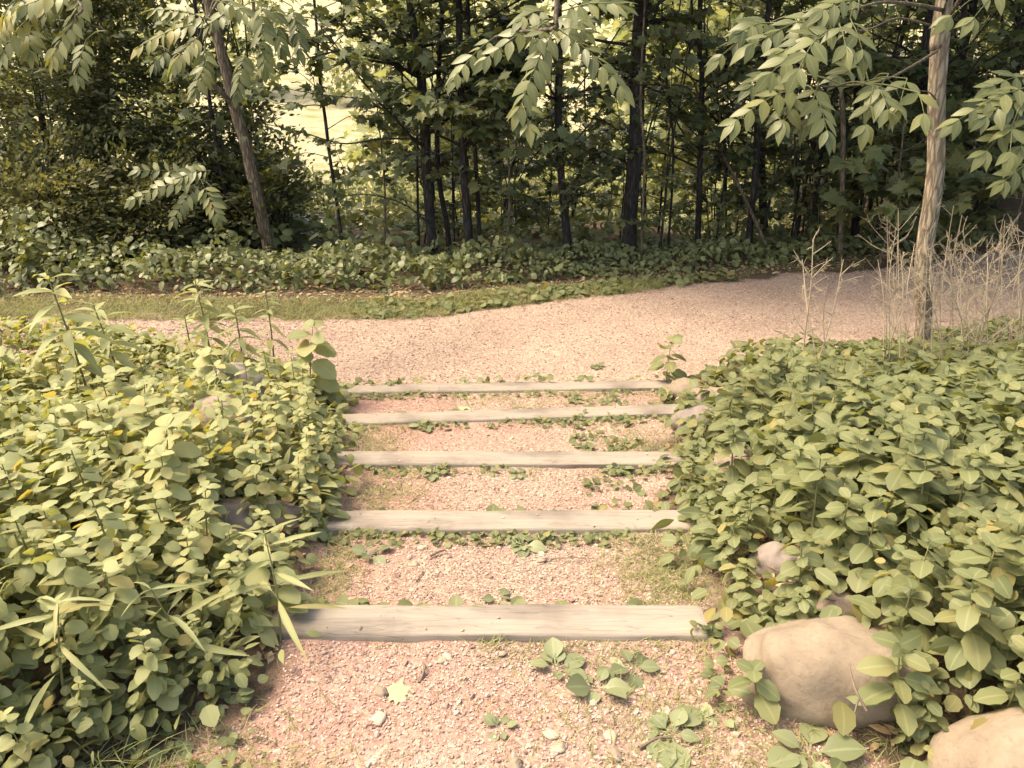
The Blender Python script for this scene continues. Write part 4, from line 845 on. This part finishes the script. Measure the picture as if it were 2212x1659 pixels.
# ------------------------------------------------------------------ weeds on the gravel
def rosette(lab, px, py, n, L, mat='fallen', tpl=plant_l, name='plantain', dz=0, up=.25):
    g = ground(px, py); root = thing(name, lab, 'weed', g, 'low weeds on the steps'); lf = Acc(); n = int(n * 1.5); az = np.arange(n) * 2.4 + rng.rand() * 6 + rng.randn(n) * .25
    D = np.stack([np.cos(az), np.sin(az), up + .2 * rng.randn(n)], -1); S = L * rng.uniform(.4, .95, n)
    place(lf, tpl, np.stack([np.cos(az) * .008, np.sin(az) * .008, np.full(n, .008)], -1), D, np.array([0, -.1, .9]) + rng.randn(n, 3) * .18, S, np.clip(.45 + rng.randn(n) * .2, 0, 1), S * 1.05)
    obj('foliage', lf, M[mat], root)
M['plantain'] = leaf_mat('plantain_leaf', [(.11, .125, .06), (.17, .185, .095), (.22, .23, .12)], .2, .5, .35, rib=(.27, .28, .16))
for lab, px, py, n, L in (('grey green plantain below the nearest timber, right of centre', 1200, 1450, 5, .10), ('plantain with broad leaves right of the grey green one', 1290, 1490, 5, .11), ('upright plantain nearest to the boulder and timber end', 1365, 1450, 5, .10),
                          ('big plantain lowest on the gravel, left of the boulder', 1450, 1590, 6, .13), ('small three leaved sprout low in the middle of the gravel', 1082, 1580, 4, .055), ('crinkled weed clump in front of the dark stained timber', 1130, 1180, 9, .095),
                          ('single broad weed leaf against the left plants on the widest tread', 805, 1205, 3, .12), ('pale weed leaf upright behind the nearest timber, centre', 1078, 1300, 3, .085), ('weed rosette under the middle timber, left part', 935, 1030, 6, .065),
                          ('round leaved weed beside the rosette under the middle timber', 1120, 1030, 7, .06), ('fan shaped weed clump under the right part of the middle timber', 1330, 1020, 11, .10), ('weed rosette under the slanting timber, left part', 915, 925, 7, .09),
                          ('pale weed leaf standing behind the slanting timber', 1240, 868, 3, .13), ('low dark weed on the trail near its right part', 1290, 795, 7, .08), ('small weed on the trail behind the farthest timber, left part', 1000, 833, 4, .08),
                          ('two leaved sprout on the trail behind the farthest timber, right part', 1228, 832, 4, .10), ('tall dock leaf at the foot of the large tan boulder', 1745, 1640, 4, .14), ('oval leaf weed low at the right of the gravel', 1560, 1560, 4, .09)):
    rosette(lab, px, py, n, L, 'plantain')
# low weeds in strips along the timbers, and grass
r = RS(41); a = Acc(); b = Acc()
def low(n, fx, fy, size, h):
    x = fx(n); y = fy(n, x); ang = r.rand(n) * 6.283; S = size * (.5 + r.rand(n))
    k = (vnoise(x, y, .16, 8) + .25 * r.rand(n) > .48) & open_at(x, y); x, y, ang, S = x[k], y[k], ang[k], S[k]; n = len(x)
    place(a, round_l, np.stack([x, y, zs(x, y) + .004 + h * r.rand(n)], -1), np.stack([np.cos(ang), np.sin(ang), .1 + .3 * r.randn(n)], -1), np.array([0, -.2, .9]) + r.randn(n, 3) * .3, S, np.clip(.5 + r.randn(n) * .2, 0, 1))
for k, (yc, zc, xl, xr, yaw) in enumerate(TIMB):
    if k: low(420, lambda n: xl + (xr - xl) * r.rand(n), lambda n, x: yc + yaw * x - TD / 2 - .008 - .09 * r.rand(n) ** 1.6, .022, .02)
    low(120, lambda n: xl + (xr - xl) * r.rand(n), lambda n, x: yc + yaw * x + TD / 2 + .012 + .05 * r.rand(n), .045, .075)
lowy = [0]
def _lx_(n): lowy[0] = .9 + 2.4 * r.rand(n); return left_edge(lowy[0]) - .03 - 1.1 * r.rand(n) ** 1.3
def _rx_(n): lowy[0] = .9 + 2.6 * r.rand(n); return right_edge(lowy[0]) + .03 + 1.1 * r.rand(n) ** 1.3
low(3400, _lx_, lambda n, x: lowy[0], .034, .12)
low(3000, _rx_, lambda n, x: lowy[0], .034, .12)
low(500, lambda n: .35 + .4 * r.rand(n), lambda n, x: 3.0 + 2.0 * r.rand(n), .03, .03)
low(260, lambda n: .55 + .5 * r.rand(n), lambda n, x: 1.25 + .7 * r.rand(n), .035, .05)
low(200, lambda n: -1.0 + .35 * r.rand(n), lambda n, x: 1.3 + .9 * r.rand(n), .03, .03)
low(800, lambda n: -1.5 + 4 * r.rand(n), lambda n, x: path_far(x) - .05 + .5 * r.rand(n), .06, .05)
tag(obj('low_weeds', a, M['bed_right']), kind='stuff')
def grass(n, x, y, L, lo=.0):
    n = len(x); ang = r.rand(n) * 6.283; S = L * (.4 + .8 * r.rand(n))
    place(b, blade, np.stack([x, y, zs(x, y) - .003], -1), np.stack([np.cos(ang) * .7, np.sin(ang) * .7, .25 + .9 * r.rand(n)], -1), np.stack([np.cos(ang), np.sin(ang), np.full(n, -.6)], -1) * -1 + r.randn(n, 3) * .3, S, np.clip(.45 + r.randn(n) * .22, 0, 1), np.maximum(S, .1) * 1.1)
x = -7 + 8.6 * r.rand(30000); y = path_far(x) - .08 + (.78 * r.rand(30000) ** 1.25) * np.interp(x, [-7, 0, 1.6], [1, .9, .5]); k = vnoise(x, y, .25, 3) + .5 * r.rand(30000) > .52; grass(0, x[k], y[k], .11)
x = 1.2 + 4 * r.rand(3500); y = path_far(x) - .02 + .5 * r.rand(3500); k = vnoise(x, y, .25, 3) > .5; grass(0, x[k], y[k], .09)
for k_, (yc, zc, xl, xr, yaw) in enumerate(TIMB):
    m = [700, 900, 700, 900, 1500][k_]; x = xl + (xr - xl) * r.rand(m); y = yc + yaw * x - TD / 2 - .006 - .10 * r.rand(m) ** 1.5; k = vnoise(x, y, .14, 5 + k_) + .2 * r.rand(m) > .55; grass(0, x[k], y[k], .05)
def patch(n, cx, cy, sx, sy, L):
    x = cx + sx * r.randn(n); y = cy + sy * r.randn(n); kk = (x > left_edge(y)) & (x < right_edge(y) + .4); 
    for (yc, zc, xl, xr, yaw) in TIMB: kk &= abs(y - yc - yaw * x) > TD / 2 + .012
    grass(0, x[kk], y[kk], L)
patch(2200, .60, 2.42, .13, .16, .06); patch(1800, .50, 1.55, .25, .2, .05); patch(1500, -.75, 1.32, .18, .16, .06); patch(900, -.62, 3.2, .12, .15, .06); patch(900, -.66, 2.45, .06, .2, .06); patch(700, .72, 4.0, .15, .15, .06); patch(900, .2, 4.85, .5, .1, .05)
def tuft(cx, cy, n, L):
    x = cx + .05 * r.randn(n); y = cy + .05 * r.randn(n); grass(0, x, y, L)
for cx_, cy_, n_, L_ in ((-1.65, 3.5, 260, .42), (-1.5, 3.3, 160, .4), (-1.45, 2.0, 160, .26), (-1.65, 1.75, 120, .24), (-1.9, 4.7, 220, .4), (-2.3, 2.8, 180, .4), (-1.05, 1.42, 70, .15), (1.9, 3.0, 120, .3), (1.35, 2.1, 100, .28)): tuft(cx_, cy_, n_, L_)
patch(2600, -.75, 1.15, .25, .14, .06); patch(1500, .85, 1.35, .2, .2, .05); patch(900, -.85, 4.0, .14, .15, .07)
tag(obj('grass', b, M['grass']), kind='stuff')
# ------------------------------------------------------------------ gravel chips and stones
def pebbles(acc, P, S, r, flat=.6):
    t = (1 + 5 ** .5) / 2
    ico = norm(np.array([(-1, t, 0), (1, t, 0), (-1, -t, 0), (1, -t, 0), (0, -1, t), (0, 1, t), (0, -1, -t), (0, 1, -t), (t, 0, -1), (t, 0, 1), (-t, 0, -1), (-t, 0, 1)], float))
    fc = np.array([(0, 11, 5), (0, 5, 1), (0, 1, 7), (0, 7, 10), (0, 10, 11), (1, 5, 9), (5, 11, 4), (11, 10, 2), (10, 7, 6), (7, 1, 8), (3, 9, 4), (3, 4, 2), (3, 2, 6), (3, 6, 8), (3, 8, 9), (4, 9, 5), (2, 4, 11), (6, 2, 10), (8, 6, 7), (9, 8, 1)])
    n = len(P); q = r.randn(n, 3, 3); u = norm(q[:, 0]); v = norm(np.cross(u, q[:, 1])); w = np.cross(u, v); Rm = np.stack([u, v, w], 1)
    sc = np.stack([1 + .5 * r.rand(n), .75 + .4 * r.rand(n), .45 + .4 * r.rand(n)], -1)
    V = ico[None] * sc[:, None] * (1 + .22 * r.randn(n, 12, 1)); V = np.einsum('nij,njk->nik', V, Rm); V[:, :, 2] *= flat; V = V * S[:, None, None] + P[:, None]
    acc.add(V.reshape(-1, 3), (fc[None] + (np.arange(n) * 12)[:, None, None]).reshape(-1, 3), None, np.repeat(r.rand(n), 12))
r = RS(51); a = Acc()
n = 62000; y = .7 + 4.6 * r.rand(n) ** 1.5; x = left_edge(y) + (right_edge(y) - left_edge(y)) * r.rand(n); k = gravel_mask(x, y) > .35 + .3 * r.rand(n)
for (yc, zc, xl, xr, yaw) in TIMB: k &= abs(y - yc - yaw * x) > TD / 2 + .006
x, y = x[k], y[k]; S = .0023 + .003 * r.rand(len(x)) ** 2; pebbles(a, np.stack([x, y, zs(x, y) + .002], -1), S, r)
n = 36000; x = -6 + 12 * r.rand(n); y = path_near(x) + (path_far(x) - path_near(x)) * r.rand(n); k = gravel_mask(x, y) > .5; x, y = x[k], y[k]
S = .004 + .007 * r.rand(len(x)) ** 2.5; pebbles(a, np.stack([x, y, zs(x, y) + .002], -1), S, r)
n = 1700; y = .8 + 4.3 * r.rand(n) ** 1.8; x = left_edge(y) + (right_edge(y) - left_edge(y)) * r.rand(n); k = gravel_mask(x, y) > .5
for (yc, zc, xl, xr, yaw) in TIMB: k &= abs(y - yc - yaw * x) > TD / 2 + .012
x, y = x[k], y[k]; S = .0045 + .008 * r.rand(len(x)) ** 2.6; pebbles(a, np.stack([x, y, zs(x, y) + .003], -1), S, r, .7)
for (yc, zc, xl, xr, yaw) in TIMB:
    n = 16; x = xl + .05 + (xr - xl - .1) * r.rand(n); y = yc + yaw * (x - (xl + xr) / 2) + TD * .42 * (2 * r.rand(n) - 1); pebbles(a, np.stack([x, y, np.full(n, zc + .003)], -1), .002 + .005 * r.rand(n) ** 3, r)
tag(obj('gravel', a, M['chip'], smooth=False), kind='stuff')
def stone(lab, px, py, S, mat='pebble'):
    g = ground(px, py); bm = Acc(); rr = RS(int(px * 7 + py)); nu, nv = 12, 8; sx, sy, sz = 1.2 * S, .85 * S, .5 * S; V = []
    for i in range(nv + 1):
        for j in range(nu):
            ph = math.pi * i / nv; th = 6.2832 * j / nu; d = Vector((math.sin(ph) * math.cos(th), math.sin(ph) * math.sin(th), math.cos(ph))); q = 1 + .55 * mnoise.noise(d * 1.5 + Vector((px, py, 0))) + .2 * mnoise.noise(d * 3.5 + Vector((py, px, 0)))
            V.append((d.x * sx * q, d.y * sy * q, d.z * sz * q))
    bm.add(V, None, [(i * nu + j, (i + 1) * nu + j, (i + 1) * nu + (j + 1) % nu, i * nu + (j + 1) % nu) for i in range(nv) for j in range(nu)], rr.rand())
    o = obj('stone', bm, M[mat]); o.location = (g[0], g[1], g[2] + sz * .45); o.rotation_euler = (0, 0, rr.rand() * 6); tag(o, lab, 'stone', 'loose stones on the gravel')
for lab, px, py, S in (('pale flat stone beside the fallen maple leaf', 825, 1502, .020), ('round pale stone right of the bare gravel middle', 1242, 1499, .022), ('wedge shaped stone under the grey green plantain', 1262, 1480, .016), ('small round stone below the nearest timber, centre', 1086, 1414, .011),
                       ('grey stone, left one of a touching pair below the nearest timber', 955, 1432, .016), ('grey stone, right one of a touching pair below the nearest timber', 968, 1424, .015), ('pale stone low on the gravel, left of the small sprout', 1190, 1590, .018), ('rounded tan stone low on the gravel right of the sprout', 1207, 1622, .018),
                       ('long pale stone at the bottom edge of the gravel', 1112, 1660, .02), ('dark grey stone on the second tread near the left plants', 897, 1222, .017), ('white stone against the left plants on the second tread', 800, 1198, .022), ('pale stone lying just under the crinkled weed clump', 1170, 1215, .015),
                       ('grey stone near the left plants right of the dark one', 912, 1186, .015), ('pale oblong stone left in the lower gravel', 820, 1560, .022), ('mauve stone low beside the big plantain', 1320, 1595, .02), ('pale round stone near the bottom edge, right of centre', 1330, 1640, .018)):
    stone(lab, px, py, S)
# twigs on the gravel
def twig(lab, p0, p1, r_, bend=.01, mat='twig'):
    g0, g1 = ground(*p0), ground(*p1); g0[2] += r_ + .004; g1[2] += r_ + .006; mid = (g0 + g1) / 2 + np.array([bend, bend, .006]); a = Acc()
    P = spline([g0, mid, g1], 12); tube(a, P - P[0], np.linspace(r_, r_ * .5, 12), 6, bump=.2, seed=3); o = obj('twig', a, M[mat]); o.location = [float(v) for v in P[0]]; tag(o, lab, 'twig', 'twigs on the gravel')
twig('dark curved twig standing out left of centre below the nearest timber', (906, 1482), (914, 1440), .005)
twig('straight reddish twig under the crinkled weed', (1180, 1214), (1292, 1214), .0025, .0)
twig('brown stick near the big plantain at the bottom', (1380, 1625), (1445, 1605), .006)
twig('short pale stick left of the round pale stone', (1222, 1478), (1238, 1512), .003, .0, 'straw')
twig('dry straw lying across the right half of the nearest timber', (1350, 1330), (1400, 1385), .0018, .0, 'straw')
twig('short dark twig on the tread behind the dark stained timber, left', (884, 1092), (905, 1075), .003)
twig('thin dark twig on the second tread near the left plants', (900, 1262), (912, 1238), .003)
twig('curled grey bark strip on the second tread', (930, 1207), (965, 1200), .006, .01)
# twig leaning on the boulder
a = Acc(); P = spline([at(1834, 1437, 1.535), at(1848, 1490, 1.47), at(1872, 1535, 1.44)], 10); tube(a, P - P[0], np.linspace(.002, .004, 10), 5); tube(a, np.array([P[6], at(1846, 1540, 1.44)]) - P[0], [.003, .002], 5)
o = obj('twig', a, M['twig']); o.location = [float(v) for v in P[0]]; tag(o, 'forked dry twig leaning on the front of the large tan boulder', 'twig', 'twigs on the gravel')
# fallen leaves
def fallen(lab, px, py, L, tpl, mat, rz):
    g = ground(px, py); a = Acc(); place(a, tpl[:1], [[0, 0, .012]], [[math.cos(rz), math.sin(rz), .05]], [[.05, -.1, 1]], [L], [.6]); o = obj('fallen_leaf', a, M[mat]); o.location = [float(v) for v in g]; tag(o, lab, 'leaf', 'fallen leaves')
fallen('pale green maple leaf lying flat on the lower gravel', 842, 1512, .085, maples, 'fallen', .25)
fallen('pale maple leaf on the highest narrow tread behind the slanting timber', 1000, 890, .10, maples, 'fallen', 1.2)
fallen('curled yellowish leaf at the right end of the nearest timber', 1505, 1378, .08, ovate, 'bed_right', .2)
fallen('yellow round leaf on the tread behind the right part of the nearest timber', 1510, 1297, .04, round_l, 'fallen', 2)
# dead leaf litter at the wood's foot
r = RS(61); n = 2600; x = -6 + 13 * r.rand(n); y = edge_y(x) - .35 + .7 * r.rand(n); ang = r.rand(n) * 6.283; a = Acc()
place(a, tiny, np.stack([x, y, zt(x, y) + .012], -1), np.stack([np.cos(ang), np.sin(ang), .2 * r.randn(n)], -1), np.array([0, 0, 1.]) + r.randn(n, 3) * .4, .05 * (.5 + r.rand(n)), r.rand(n))
n = 1500; y = 1.1 + 3.9 * r.rand(n); s = r.rand(n) < .5; x = np.where(s, left_edge(y) - .35 * r.rand(n), right_edge(y) + .35 * r.rand(n)); ang = r.rand(n) * 6.283
place(a, tiny, np.stack([x, y, zt(x, y) + .012], -1), np.stack([np.cos(ang), np.sin(ang), .2 * r.randn(n)], -1), np.array([0, 0, 1.]) + r.randn(n, 3) * .4, .04 * (.5 + r.rand(n)), r.rand(n))
tag(obj('leaf_litter', a, M['dead']), kind='stuff')
# ------------------------------------------------------------------ dry stalks
def stalk(lab, base, top, Y, r_=.0045, br=9, group='dry stalks around the pale barked tree', bl=.16):
    b = at(*base, Y); t = at(*top, Y - rng.uniform(-.15, .15)); b[2] = float(zt(b[0], b[1])); h = np.linalg.norm(t - b); a = Acc()
    P = spline([b, b + (t - b) * .35 + rng.randn(3) * .02, b + (t - b) * .7 + rng.randn(3) * .03, t], 20); tube(a, P - b, np.linspace(r_, r_ * .45, 20), 5, rng.rand(), .15, 2)
    root = thing('dry_stalk', lab, 'dead plant', b, group); obj('stem', a, M['straw'], root); w = Acc()
    for q in range(br):
        tt = rng.uniform(.4, .98); p = P[int(tt * 19)] - b; az = rng.rand() * 6.283; d = norm(np.array([math.cos(az), math.sin(az) * .6, rng.uniform(.25, 1.3)])); ln = bl * rng.uniform(.3, 1.25) * (1.25 - tt * .6)
        e = p + d * ln + rng.randn(3) * .01; m = (p + e) / 2 + rng.randn(3) * .008; tube(w, spline([p, m, e], 6), np.linspace(r_ * .5, r_ * .25, 6), 4)
        for z in range(3):
            u = p + (e - p) * rng.uniform(.3, 1); tube(w, [u, u + norm(d + rng.randn(3) * .8) * ln * .25], [r_ * .3, r_ * .2], 3)
    if br: obj('twigs', w, M['straw'], root)
stalk('forked pale dry stalk standing alone at the trail edge', (1738, 830), (1757, 515), 4.35, .0062, 15, bl=.22)
stalk('pale dry stalk leaning against the forked one at the trail edge', (1770, 800), (1733, 560), 4.4, .005, 10, bl=.2)
stalk('branching dry stalk curving right beside the forked one', (1745, 800), (1822, 560), 4.45, .005, 11, bl=.18)
stalk('short dry stalk with few twigs right of the forked one', (1800, 740), (1788, 610), 4.7, .0045, 9, bl=.18)
stalk('bent dry stalk left of the pale barked trunk, arching up to the trunk', (1920, 820), (1945, 545), 4.5, .006, 12)
sr = RS(71)
for i in range(42):
    x = sr.uniform(2015, 2230) if i % 5 else sr.uniform(1905, 1990); y = sr.uniform(760, 870) - 10; hgt = sr.uniform(190, 330); lx = sr.randn() * 26 + (x - 2050) * .12
    stalk('straw coloured dry stalk in the thicket around the pale barked tree', (x, y), (x + lx, y - hgt), sr.uniform(4.0, 5.2), sr.uniform(.0028, .0045), int(sr.randint(7, 14)), bl=.23)
for i, (b_, t_) in enumerate((((1930, 830), (2212, 680)), ((2000, 700), (2300, 500)), ((1960, 850), (2240, 780)))):
    stalk(['long dry stalk lying slantwise low across the thicket', 'long dry stalk slanting up behind the pale trunk to the right edge', 'fallen dry stalk lowest of the slanting ones in the thicket'][i], b_, t_, 4.3, .0045, 5)
# bare fallen branch in the right bed
a = Acc(); P = spline([at(1990, 860, 3.7), at(2080, 885, 3.6), at(2240, 905, 3.5)], 14); tube(a, P - P[0], np.linspace(.005, .007, 14), 6)
for t_, e in ((4, (2060, 930)), (8, (2150, 860)), (10, (2210, 960))): tube(a, np.array([P[t_], at(*e, 3.5)]) - P[0], [.004, .002], 4)
o = obj('fallen_branch', a, M['twig']); o.location = [float(v) for v in P[0]]; tag(o, 'bare brown branch lying on the leaves at the right frame edge', 'branch')
# ------------------------------------------------------------------ light, sky, camera
w = bpy.data.worlds.new('World'); bpy.context.scene.world = w; w.use_nodes = True; nt = w.node_tree
bg = nt.nodes['Background']; sky = nt.nodes.new('ShaderNodeTexSky'); sky.sky_type = 'NISHITA'; sky.sun_disc = False
EL, AZ = R(58), R(-88)            # azimuth from +Y, negative to the left
sky.sun_elevation = EL; sky.sun_rotation = AZ; sky.dust_density = 4; sky.air_density = 1.0; sky.ozone_density = .6
mxs = nt.nodes.new('ShaderNodeMix'); mxs.data_type = 'RGBA'; mxs.blend_type = 'MULTIPLY'; mxs.inputs['Factor'].default_value = 1; mxs.inputs['B'].default_value = (1.10, 1.0, .80, 1)
nt.links.new(sky.outputs[0], mxs.inputs['A']); nt.links.new(mxs.outputs['Result'], bg.inputs[0]); bg.inputs[1].default_value = .15
sl = bpy.data.lights.new('sun', 'SUN'); sl.energy = 1.35; sl.angle = R(20); sl.color = (1, .88, .66); so = bpy.data.objects.new('sun', sl); C.objects.link(so)
to = Vector((math.sin(AZ) * math.cos(EL), math.cos(AZ) * math.cos(EL), math.sin(EL))); so.rotation_euler = to.to_track_quat('Z', 'Y').to_euler(); so.location = to * 30
cd = bpy.data.cameras.new('camera'); cam = bpy.data.objects.new('camera', cd); C.objects.link(cam)
cd.sensor_width = 36; cd.lens = 36 * F / 2212; cd.clip_end = 500; cd.clip_start = .05
cam.location = [float(v) for v in CAM]; cam.rotation_euler = (R(90) - PITCH, 0, 0)
sc = bpy.context.scene; sc.camera = cam
sc.view_settings.view_transform = 'Standard'; sc.view_settings.look = 'None'; sc.view_settings.exposure = 2.02; sc.view_settings.gamma = 1
sc.cycles.max_bounces = 7; sc.cycles.diffuse_bounces = 4; sc.cycles.transmission_bounces = 4; sc.cycles.glossy_bounces = 2
